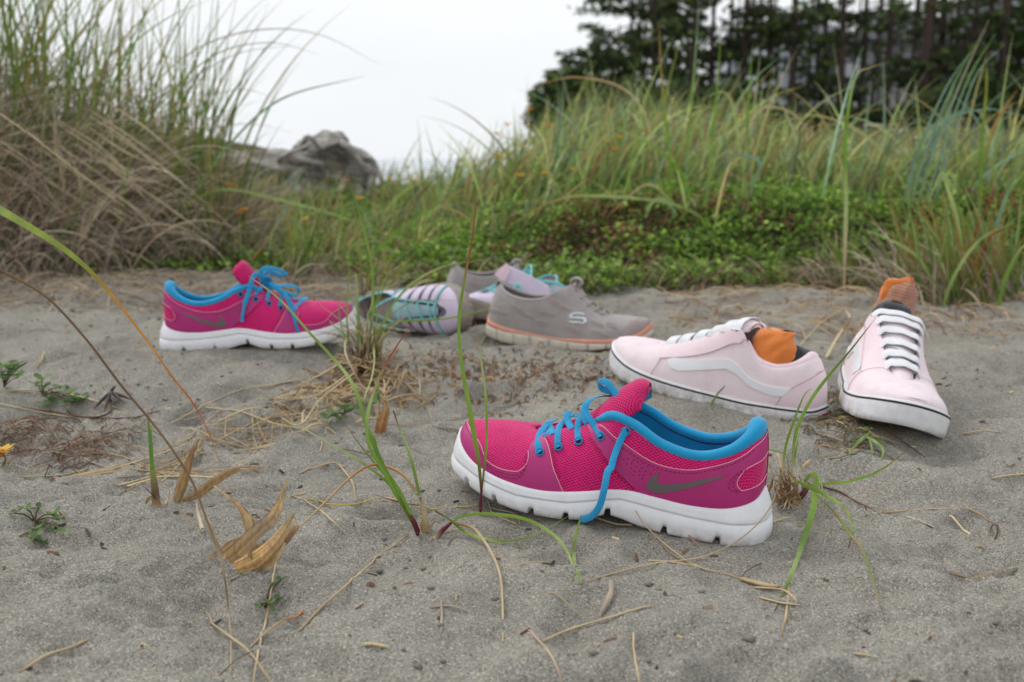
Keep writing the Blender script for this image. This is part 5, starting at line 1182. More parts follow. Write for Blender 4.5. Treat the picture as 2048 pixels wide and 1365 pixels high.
def m_siding(name, c):
    t = NT(name); w = t.new('ShaderNodeTexWave', wave_type='BANDS', bands_direction='Z'); w.inputs['Scale'].default_value = 3.2; w.inputs['Distortion'].default_value = .2
    t.link(t.tc.outputs['Object'], w.inputs['Vector']); cc = t.mix(t.ramp(w.outputs[0], [(.1, .6), (.3, 0.0)]), c, tuple(x * .7 for x in c)); cc = t.mix(t.ramp(t.noise(1.2, 5, .6), [(.3, 0.0), (.7, .5)]), cc, tuple(x * .7 for x in c)); return t.done(cc, .8)
M_sidA, M_sidB = m_siding('grey_siding', srgb(190, 194, 200)), m_siding('dark_siding', srgb(158, 158, 164))
M_trim = m_plain('white_trim', srgb(188, 194, 200), .6, .05, 2); M_roof = m_plain('roof_shingle', srgb(104, 106, 112), .85, .2, 3, .4, 20); M_glass = m_plain('window_glass', srgb(60, 74, 84), .12, .1, 2, spec=.6)
def box(name, x0, x1, y0, y1, z0, z1, mat, parent):
    V = [(x, y, z) for z in (z0, z1) for y in (y0, y1) for x in (x0, x1)]
    return mesh(name, V, [(0, 2, 3, 1), (4, 5, 7, 6), (0, 1, 5, 4), (2, 6, 7, 3), (0, 4, 6, 2), (1, 3, 7, 5)], mat, parent, False)
def house(px0, px1, pyt, Y, label, mat, wins, porch, depth=9, flat=False):
    a, b = at(px0, pyt, Y), at(px1, pyt, Y); x = (a[0] + b[0]) / 2; hw = (b[0] - a[0]) / 2; z = float(ground(x, Y)) - .6; H = a[2] - z
    root = empty('beach_house', (x, Y, z)); tag(root, label, 'house', 'grey beach houses behind the pines')
    box('wall', -hw, hw, 0, depth, 0, H, mat, root)
    e = .5; V = [(-hw - e, -e, H), (hw + e, -e, H), (hw + e, depth + e, H), (-hw - e, depth + e, H), (-hw * .45, depth / 2, H + 2.0), (hw * .45, depth / 2, H + 2.0)]
    V += [(v[0], v[1], v[2] - .25) for v in V[:4]]
    mesh('roof', V, [(0, 1, 5, 4), (1, 2, 5), (2, 3, 4, 5), (3, 0, 4), (6, 7, 1, 0), (7, 8, 2, 1), (8, 9, 3, 2), (9, 6, 0, 3), (9, 8, 7, 6)], M_roof, root, False)
    for u, v, w, h in wins:
        xc, zc = -hw + 2 * hw * u, H * v
        f = box('window', xc - w / 2, xc + w / 2, -.08, .02, zc - h / 2, zc + h / 2, M_trim, root); box('pane', xc - w / 2 + .1, xc - .04, -.1, -.06, zc - h / 2 + .1, zc + h / 2 - .1, M_glass, f); box('pane', xc + .04, xc + w / 2 - .1, -.1, -.06, zc - h / 2 + .1, zc + h / 2 - .1, M_glass, f)
    for u, z0, z1, w in porch: box('post', -hw + 2 * hw * u - w / 2, -hw + 2 * hw * u + w / 2, -1.5, -1.5 + w, H * z0, H * z1, M_trim, root)
    if porch: box('deck', -hw, hw, -1.7, -.01, H * .40, H * .43, M_trim, root)
    return root
house(1535, 1690, 70, 74, 'pale grey house with tall white posts, between the two densest pine groups', M_sidA, [(.2, .75, 1, 1.4), (.45, .75, 1, 1.4), (.75, .75, 1.2, 1.4), (.3, .2, 1.2, 1.4), (.7, .2, 1.2, 1.4)], [(.12, 0, .95, .28), (.38, 0, .95, .28), (.55, 0, .95, .28), (.85, 0, .95, .28)])
house(1740, 1960, 78, 66, 'grey shingled house with dark lower windows behind the stoutest trunks', M_sidB, [(.12, .75, 1.1, 1.3), (.4, .75, 1.3, 1.3), (.75, .75, 1.3, 1.3), (.15, .3, 1.4, 1.2), (.45, .3, 1.4, 1.2), (.8, .3, 1.5, 1.2)], [])
house(1975, 2130, 20, 70, 'taller dark grey house cut by the right border', M_sidB, [(.2, .8, 1.3, 1.4), (.5, .8, 1.3, 1.4), (.2, .5, 1.3, 1.4), (.5, .5, 1.3, 1.4), (.3, .2, 1.3, 1.4)], [])
house(1460, 1525, 100, 82, 'far grey house glimpsed left of the white posts', M_sidA, [(.3, .7, 1, 1.3), (.7, .7, 1, 1.3), (.5, .3, 1, 1.3)], [])
# ------------------------------------------------------------------ grass growing in the bare sand, near to far
def fg(name, label, base, blades_=(), stems=(), catg='grass tuft', group=None, dead=()):
    b = G(*base); root = empty(name, tuple(b)); tag(root, label, catg, group)
    for kind, LL, mt in (('blade', blades_, M_blade), ('dead_leaf', dead, M_deadleaf)):
        for L, w, c, *k in LL:
            o = blade(kind, L, w * (.63 if kind == 'blade' else .8), c, mat=mt, across=3 if kind == 'blade' else 13, **(k[0] if k else {})); o.data.transform(Matrix.Translation(tuple(-b))); o.parent = root
    for L, w, c, *k in stems:
        o = stem('stem', L, w, c, n=k[0] if k else None); o.data.transform(Matrix.Translation(tuple(-b))); o.parent = root
    return root
D = lambda x, y: float(G(x, y)[1])
d = D(842, 1070)
fg('grass_tuft', 'grass tuft with a purple base and one very long thin blade leaning left', (845, 1072), [
 ([(836, 1072, d), (820, 1030, d), (790, 985, d + .005), (765, 930, d + .01), (751, 898, d + .015), (732, 849, d + .02), (714, 788, d + .03), (692, 748, d + .04), (661, 711, d + .05), (621, 668, d + .06), (560, 600, d + .08), (497, 552, d + .1)], .0052, [PURP, GREEN, srgb(118, 152, 60), GREEN, PALEG, GREEN, PALEG, ORNG], dict(wprof=[.8, 1, 1.2, 1.1, .9, .8, .7, .6, .45, .2])),
 ([(838, 1070, d), (815, 1030, d), (765, 940, d), (738, 890, d), (735, 830, d + .01), (757, 758, d + .02), (778, 718, d + .03), (805, 675, d + .035), (824, 648, d + .04)], .0042, [PURP, GREEN, GREEN, PALEG, REDT, REDT]),
 ([(830, 1055, d), (818, 1026, d), (775, 966, d + .01), (728, 929, d + .02), (689, 904, d + .03), (646, 880, d + .04), (575, 838, d + .06)], .0030, [GREEN, GREEN, PALEG, PALEG]),
 ([(822, 1020, d), (790, 975, d + .01), (760, 940, d + .02), (712, 880, d + .03), (690, 846, d + .04)], .0022, [GREEN, GREEN, srgb(120, 100, 60)]),
 ([(822, 1030, d - .004), (800, 985, d), (762, 925, d + .01), (748, 875, d + .02), (738, 862, d + .03)], .0048, [GREEN, srgb(122, 156, 62), GREEN])],
 stems=[([(853, 1062, d), (849, 1030, d), (840, 995, d)], .0052, [TANC, STRAWC, TANC], 10), ([(836, 1066, d), (829, 1045, d), (820, 1028, d)], .0044, [PURP, PURP, srgb(120, 90, 60)], 8),
        ([(848, 1066, d - .005), (842, 1048, d - .01), (846, 1040, d - .01)], .0035, [TANC, TANC], 8), ([(858, 1068, d), (862, 1050, d), (870, 1042, d)], .0030, [STRAWC, TANC], 8),
        ([(839, 992, d), (830, 950, d + .003), (818, 905, d + .006), (800, 860, d + .01), (787, 822, d + .012)], .0026, [srgb(116, 150, 62), GREEN, PALEG, PURP], 24),
        ([(835, 988, d), (806, 950, d + .01), (775, 934, d + .02), (745, 930, d + .02), (712, 946, d + .015), (670, 985, d - .01), (625, 1030, d - .03), (590, 1060, d - .05)], .0024, [TANC, ORNG, srgb(190, 150, 104), STRAWC], 34)])
d = D(874, 1076)
fg('grass_tuft', 'arching grass shoot bowed over the sand in front of the near shoe', (874, 1076), [
 ([(904, 1045, d - .002), (922, 1034, d - .004), (960, 1028, d - .01), (1030, 1034, d - .02), (1080, 1052, d - .03), (1122, 1085, d - .045), (1145, 1130, d - .065), (1143, 1168, 'g', .001)], .0042, [GREEN, srgb(140, 170, 66), srgb(140, 170, 66), PALEG, PALEG, TANC]),
 ([(870, 1022, d + .02), (900, 1040, d), (930, 1064, d - .004), (975, 1080, 'g', .006), (1020, 1082, 'g', .006), (1065, 1072, 'g', .006), (1105, 1052, 'g', .008), (1140, 1030, 'g', .010)], .0038, [PURP, GREEN, PALEG, srgb(136, 164, 80), PALEG, GREEN]),
 ([(870, 1022, d + .02), (840, 1012, d + .03), (800, 1005, d + .04), (750, 990, d + .06)], .0018, [GREEN, srgb(120, 90, 60), PURP]),
 ([(1160, 1040, 'g', .010), (1150, 1080, 'g', .008), (1148, 1112, 'g', .004), (1152, 1140, 'g', .001)], .0040, [GREEN, PALEG, PALEG]),
 ([(1153, 1138, 'g', .003), (1162, 1158, 'g', .004), (1158, 1174, 'g', .001)], .0036, [PALEG, GREEN, PALEG])],
 stems=[([(870, 1078, d), (884, 1062, d), (904, 1045, d)], .0048, [STRAWC, PURP, PURP], 10), ([(906, 1045, d), (945, 1056, 'g', .008), (968, 1082, 'g', .006), (985, 1110, 'g', .004), (1000, 1150, 'g', .003), (1005, 1200, 'g', .002), (1006, 1285, 'g', .001)], .0026, [TANC, STRAWC, srgb(190, 176, 130)], 40)])
d = D(962, 1030)
fg('grass_tuft', 'tall slim grass shoot standing against the toe of the near shoe', (962, 1032), [
 ([(963, 985, d), (958, 930, d), (950, 880, d), (936, 800, d + .005), (922, 720, d + .012), (918, 640, d + .02), (929, 560, d + .03), (944, 480, d + .045), (953, 398, d + .06)], .0052, [PURP, GREEN, srgb(132, 164, 62), GREEN, GREEN, REDT, REDT], dict(wprof=[.6, .9, 1.3, 1, .8, .8, .6, .4, .15])),
 ([(963, 985, d), (968, 940, d), (973, 880, d), (972, 800, d + .01), (962, 720, d + .02), (950, 640, d + .03)], .0034, [PURP, GREEN, GREEN, PALEG, REDT])],
 stems=[([(961, 1034, d), (961, 1010, d), (963, 980, d)], .0036, [PURP, PURP, PURP], 8)])
d = D(1580, 1004)
fg('grass_tuft', 'spreading grass tuft with drooping blades beside the heel of the near shoe', (1578, 1006), [
 ([(1583, 960, d), (1588, 890, d), (1597, 850, d), (1622, 800, d + .02), (1655, 755, d + .04), (1700, 702, d + .06), (1752, 636, d + .08)], .0046, [STRAWC, GREEN, GREEN, GREEN, srgb(96, 110, 50), REDT]),
 ([(1566, 960, d), (1570, 900, d + .01), (1585, 850, d + .02), (1608, 792, d + .03), (1624, 778, d + .03)], .0036, [STRAWC, GREEN, GREEN, GREEN]),
 ([(1580, 960, d), (1592, 900, d + .01), (1600, 860, d + .015)], .003, [GREEN, GREEN, PALEG]),
 ([(1610, 972, d), (1650, 968, d), (1705, 962, d + .01), (1765, 938, d + .02), (1820, 895, d + .03)], .0036, [GREEN, srgb(140, 168, 66), GREEN, REDT]),
 ([(1586, 958, d - .01), (1612, 972, d - .02), (1650, 990, d - .03), (1685, 1014, d - .05), (1703, 1040, 'g', .010), (1702, 1075, 'g', .006), (1697, 1096, 'g', .002)], .0042, [GREEN, GREEN, PALEG, GREEN, PURP], dict(wprof=[.6, 1.3, 1.1, .8, .7, .5, .3])),
 ([(1608, 965, d - .01), (1620, 950, d - .015), (1632, 955, d - .02), (1630, 985, d - .02), (1626, 1020, 'g', .016), (1604, 1090, 'g', .01), (1588, 1135, 'g', .006), (1572, 1175, 'g', .003), (1550, 1222, 'g', .001)], .0064, [GREEN, srgb(150, 178, 84), GREEN, GREEN, PALEG, GREEN, PURP], dict(wprof=[.5, .9, 1.2, 1.2, 1, .8, .7, .4, .2])),
 ([(1610, 968, d - .01), (1630, 945, d - .01), (1645, 980, d - .02), (1646, 1045, d - .03)], .0018, [GREEN, PALEG, STRAWC]),
 ([(1632, 990, d - .03), (1668, 1025, 'g', .012), (1700, 1068, 'g', .012), (1725, 1100, 'g', .010), (1745, 1160, 'g', .006), (1762, 1215, 'g', .003), (1770, 1245, 'g', .001)], .0032, [GREEN, srgb(140, 130, 70), GREEN, TANC, GREEN, TANC, PURP]),
 ([(1532, 898, d + .1), (1560, 905, d + .06), (1590, 918, d + .03), (1604, 950, d + .01)], .0022, [GREEN, GREEN, PALEG]),
 ([(1524, 904, d + .08), (1538, 930, d + .08), (1542, 945, d + .08)], .003, [GREEN, PALEG, TANC])],
 stems=[([(1566 + i * 7, 1008 - (i % 3) * 3, 'g', .0), (1562 + i * 8 + (i % 2) * 5, 980, d), (1560 + i * 10 - (i % 3) * 6, 950 + (i * 7) % 17, d)], .0030, [TANC, srgb(150, 112, 80), STRAWC], 8) for i in range(6)] +
       [([(1600, 995, d), (1612, 980, d), (1618, 965, d)], .0055, [srgb(90, 52, 48), srgb(110, 70, 60), TANC], 8)] +
       [([(1575 + rng.normal(0, 10), 1000 + rng.normal(0, 5), 'g', .002), (1575 + 34 * math.cos(k), 1003 + 16 * math.sin(k), 'g', .003 + .004 * (k % 2))], .0014, [TANC, STRAWC], 5) for k in np.arange(0, 6.2, .3)] +
       [([(1578 + rng.normal(0, 12), 1004, 'g', .0), (1578 + rng.normal(0, 14), 975, d + rng.normal(0, .008)), (1578 + rng.normal(0, 24), 945 + rng.normal(0, 14), d + rng.normal(0, .015))], rng.uniform(.0012, .003), [TANC, srgb(150, 116, 88), STRAWC], 8) for _ in range(16)] +
       [([(1532, 990, 'g', .002), (1545, 960, 'g', .02), (1540, 930, 'g', .03)], .003, [TANC, STRAWC], 8), ([(1560, 925, d + .03), (1556, 910, d + .03), (1566, 945, d)], .0036, [STRAWC, TANC], 8), ([(1608, 935, d + .05), (1622, 920, d + .05)], .0045, [TANC, srgb(214, 190, 160)], 5)])
d = D(745, 735)
tb = [
 ([(738, 725, d), (742, 650, d), (747, 590, d), (742, 520, d + .02), (735, 490, d + .03), (712, 405, d + .06), (690, 350, d + .08), (658, 312, d + .1)], .0050, [srgb(120, 80, 60), GREEN, GREEN, GREEN, srgb(110, 110, 60), REDT]),
 ([(716, 700, d), (716, 640, d), (713, 560, d), (711, 545, d)], .0058, [GREEN, srgb(124, 156, 66), PALEG]), ([(700, 705, d), (694, 640, d), (697, 560, d), (700, 518, d)], .0036, [PURP, GREEN, GREEN]), ([(694, 690, d), (680, 640, d), (677, 600, d), (683, 585, d)], .0026, [GREEN, GREEN, REDT]),
 ([(745, 725, d), (757, 670, d), (785, 610, d + .02), (835, 560, d + .05), (900, 530, d + .08), (1000, 517, d + .12)], .0048, [srgb(120, 90, 60), GREEN, GREEN, PALEG, GREEN, TANC]),
 ([(750, 715, d), (762, 670, d), (790, 645, d), (850, 641, d), (905, 636, d + .01), (960, 622, d + .02), (1020, 602, d + .03)], .0046, [srgb(120, 90, 60), GREEN, GREEN, GREEN, PALEG]),
 ([(742, 710, d), (752, 665, d), (790, 625, d + .01), (830, 603, d + .02), (880, 600, d + .03), (932, 605, d + .04)], .0026, [GREEN, GREEN, TANC, STRAWC]),
 ([(738, 700, d), (745, 640, d), (760, 580, d + .02), (780, 545, d + .03), (812, 526, d + .04)], .0032, [GREEN, GREEN, PALEG]), ([(705, 690, d), (690, 670, d - .02), (665, 650, d - .03), (658, 640, d - .03)], .0048, [GREEN, srgb(136, 160, 80), STRAWC]),
 ([(735, 660, d - .01), (728, 620, d), (712, 600, d)], .0026, [PURP, srgb(90, 80, 60)]), ([(760, 700, d), (752, 640, d), (770, 575, d), (820, 555, d), (890, 580, d)], .0022, [GREEN, GREEN, TANC]),
 ([(725, 700, d - .02), (734, 640, d - .02), (744, 600, d - .02), (730, 570, d - .01)], .0024, [STRAWC, PALEG, STRAWC])]
ts = []
for k in range(52):
    a = rng.uniform(0, 6.283); l = rng.uniform(20, 78); x0, y0 = 735 + rng.normal(0, 14), 728 + rng.normal(0, 6); hx = rng.uniform(.004, .03)
    ts.append(([(x0, y0, 'g', .004), (x0 + l * .5 * math.cos(a), y0 + l * .22 * math.sin(a), 'g', hx), (x0 + l * 1.1 * math.cos(a), y0 + l * .48 * math.sin(a), 'g', .002)], rng.uniform(.0010, .0026), [[TANC, STRAWC], [srgb(140, 110, 80), TANC], [STRAWC, STRAWC]][k % 3], 8))
for k in range(46):
    x0, y0, a = 735 + rng.normal(0, 13), 728 + rng.normal(0, 4), rng.normal(0, .75); l = rng.uniform(50, 150)
    ts.append(([(x0, y0, 'g', .0), (x0 + l * .35 * math.sin(a), y0 - l * .5, d + rng.normal(0, .01)), (x0 + l * .8 * math.sin(a) + rng.normal(0, 8), y0 - l * .95 * math.cos(a * .8), d + rng.normal(0, .02))], rng.uniform(.0010, .0022), [[srgb(120, 90, 66), TANC, STRAWC], [STRAWC, STRAWC, GREYS], [srgb(124, 130, 70), GREEN, PALEG], [srgb(130, 84, 70), srgb(150, 110, 84), STRAWC]][k % 4], 10))
for L in ([(722, 770), (700, 730), (690, 690), (708, 640), (685, 630)], [(740, 640), (748, 700), (745, 750), (728, 800), (730, 830)], [(720, 740), (690, 760), (640, 800), (600, 850), (562, 835)], [(690, 720), (650, 745), (600, 770), (555, 790)], [(700, 745), (660, 775), (620, 795), (570, 800)]):
    ts.append(([(x, y, 'g', .03 if 0 < i < len(L) - 1 else .003) for i, (x, y) in enumerate(L)], .0026, [STRAWC, PALEG if L[0][0] == 740 else STRAWC], 24))
fg('grass_tuft', 'large grass tuft with dead straw at its foot, before the bow tied shoe', (738, 732), tb, ts)
d = D(312, 1010)
fg('grass_shoot', 'short upright green shoot in a brown sheath near the two curled dead leaves', (312, 1012), [([(310, 985, d), (306, 950, d), (303, 915, d), (300, 870, d + .003), (294, 820, d + .006)], .0056, [PALEG, GREEN, srgb(96, 142, 50), srgb(96, 142, 50), ORNG], dict(wprof=[1, 1, .9, .8, .1], fold=.7))],
   [([(313, 1014, d), (310, 980, d), (306, 950, d), (303, 935, d)], .0068, [TANC, srgb(110, 86, 70), srgb(140, 130, 80), GREEN], 12), ([(318, 1005, d), (305, 990, d - .005), (290, 975, d - .01)], .0012, [srgb(80, 50, 50), srgb(110, 80, 70)], 8)], catg='grass shoot',
   dead=[([(322, 1012, d), (314, 1000, d), (300, 996, d), (290, 1010, 'g', .001)], .006, [TANC, TANC], {})])
d = D(352, 1005)
fg('dead_leaf_pair', 'two curled tan dead leaves rising from one spot in the sand', (352, 1006), dead=[
 ([(352, 1006, d), (364, 970, d), (376, 930, d), (386, 900, d), (398, 878, d)], .0118, [TANC, srgb(176, 140, 96), srgb(150, 118, 84), TANC], dict(wprof=[.8, 1, .8, .45, .15], fold=.5)),
 ([(364, 1003, d), (400, 985, d - .01), (440, 956, d - .01), (480, 938, d - .005), (535, 932, d)], .0115, [TANC, srgb(178, 144, 100), srgb(160, 126, 90), STRAWC], dict(wprof=[.5, 1, .8, .5, .12], fold=.5)),
 ([(480, 938, d - .005), (505, 940, d - .01), (520, 948, 'g', .003)], .003, [STRAWC, TANC])],
 stems=[([(330, 1010, 'g', .002), (337, 995, d - .004), (340, 985, d)], .002, [STRAWC, TANC], 6)], catg='dead leaves')
d = D(490, 1136)
fg('dead_leaf_clump', 'big tangled clump of broad straw coloured dead leaves half buried in the sand', (490, 1136), dead=[
 ([(452, 1120, d - .012), (478, 1098, d - .02), (515, 1062, d - .018), (545, 1035, d - .01), (562, 1000, d), (573, 960, d)], .0125, [srgb(196, 160, 112), srgb(182, 150, 106), srgb(150, 128, 104), srgb(190, 154, 106), STRAWC], dict(wprof=[.9, 1.1, 1, .9, .45, .12], fold=.35)),
 ([(470, 1137, d - .01), (512, 1118, d - .02), (548, 1086, d - .012), (570, 1055, d), (588, 1025, d)], .0125, [srgb(206, 166, 112), srgb(200, 160, 106), srgb(180, 146, 104), STRAWC], dict(wprof=[.9, 1.2, .9, .6, .2], fold=.35)),
 ([(486, 1136, d), (520, 1128, d + .005), (552, 1100, d + .01), (578, 1070, d + .01), (598, 1052, d + .012)], .0085, [srgb(160, 122, 82), srgb(176, 140, 98), srgb(168, 136, 104), TANC], dict(wprof=[.7, 1, 1, 1, .4])),
 ([(508, 1076, d + .02), (496, 1040, d + .02), (484, 1020, d + .02), (470, 1005, d + .02), (428, 972, d + .025)], .0105, [STRAWC, srgb(206, 176, 130), srgb(190, 156, 110), STRAWC], dict(wprof=[1.1, 1, .5, .25, .15])),
 ([(412, 1118, 'g', .002), (440, 1104, d), (465, 1086, d + .01), (490, 1082, d + .02), (505, 1090, d + .02)], .006, [STRAWC, TANC, STRAWC], dict(wprof=[.4, .7, 1.2, 1, .6])),
 ([(556, 1062, d), (540, 1090, d - .01), (510, 1100, d - .015), (500, 1116, d - .02)], .008, [STRAWC, TANC, srgb(150, 118, 80)], dict(wprof=[.3, 1, 1, .6])),
 ([(590, 1040, d + .01), (560, 1078, d), (535, 1112, d - .01), (500, 1138, d - .01)], .0085, [STRAWC, srgb(196, 156, 104), TANC], dict(wprof=[.3, .9, 1, .8])),
 ([(570, 1086, d - .005), (556, 1112, d - .01), (530, 1132, d - .01), (498, 1140, d - .005)], .006, [STRAWC, srgb(200, 168, 118), TANC], dict(wprof=[.4, .8, 1, .8]))],
 stems=[([(445, 1118, d), (430, 1085, d), (418, 1060, d), (410, 1038, d + .005)], .003, [STRAWC, GREYS], 12), ([(440, 1100, d), (425, 1070, d), (402, 1030, d + .01)], .0026, [GREYS, STRAWC], 10), ([(432, 1078, d), (420, 1045, d), (396, 1018, d + .01)], .002, [STRAWC, GREYS], 10), ([(405, 1060, 'g', .003), (396, 1025, 'g', .01), (393, 1005, 'g', .012)], .0036, [srgb(206, 190, 164), GREYS], 10)], catg='dead leaves')
d = D(762, 868)
fg('dead_leaf_sheath', 'single brown dead sheath standing in the sand with a green tip behind it', (762, 868), [([(757, 830, d + .004), (757, 795, d + .006), (758, 762, d + .01)], .005, [srgb(60, 110, 50), srgb(60, 116, 50), PALEG])],
   [([(712, 846, 'g', .003), (735, 838, 'g', .008), (756, 838, d)], .0036, [STRAWC, TANC], 8), ([(762, 806, d), (775, 796, d), (784, 787, d)], .0022, [TANC, STRAWC], 6), ([(770, 803, d), (810, 790, d + .01), (850, 790, d + .02), (880, 798, d + .03)], .0018, [STRAWC, TANC], 16)],
   catg='dead leaves', dead=[([(760, 868, d), (764, 845, d), (772, 820, d), (768, 800, d), (762, 790, d)], .0155, [srgb(160, 110, 66), srgb(184, 138, 90), TANC, STRAWC], dict(wprof=[1, 1, .8, .5, .1], fold=.5)), ([(757, 842, d + .004), (756, 815, d + .004), (757, 800, d + .004)], .006, [STRAWC, STRAWC])])
d = D(835, 868)
# the two long diagonal stalks that cross the left of the picture
def long_(name, label, L, w, c, mat=M_straw, isblade=False, **k):
    o = (blade if isblade else stem)(name, L, w, c, mat=M_blade if isblade else mat, **k); b = np.array([v.co[:] for v in o.data.vertices]).mean(0); o.data.transform(Matrix.Translation(tuple(-b))); o.location = tuple(b); tag(o, label, 'dry straw' if not isblade else 'grass blade'); return o
long_('long_grass_blade', 'broad yellow green blade sweeping in from the left border and fading to an orange tip', [(-60, 382, .56), (0, 420, .62), (60, 455, .68), (130, 500, .74), (190, 552, .80), (240, 612, .84), (300, 690, .88), (345, 755, .90), (385, 805, .92), (415, 860, .925), (440, 928, 'g', .004)], .0050, [PALEG, srgb(150, 168, 90), srgb(150, 168, 80), srgb(130, 140, 66), ORNG, ORNG, srgb(176, 90, 50), TANC], isblade=True, wprof=[1, 1, .95, .85, .7, .5, .4, .35, .25, .15], n=60)
long_('long_dry_stalk', 'long thin brown stalk running from the left border down past the dead leaf clump', [(-50, 500, .60), (0, 540, .62), (90, 592, .64), (170, 676, .65), (240, 768, .655), (300, 840, .655), (345, 900, .65), (385, 965, .645), (410, 1030, .64), (432, 1090, .63), (448, 1150, .60), (457, 1220, 'g', .008), (462, 1290, 'g', .004), (461, 1345, 'g', .001)], .0018, [srgb(140, 112, 80), srgb(120, 96, 72), srgb(134, 110, 84), STRAWC], n=80)
long_('long_dry_stalk', 'pale straight stalk slanting across the brown thatch at the left border', [(-20, 215, 1.5), (60, 270, 1.52), (150, 340, 1.55), (250, 415, 1.6)], .0032, [STRAWC, srgb(200, 184, 146), STRAWC], n=30)
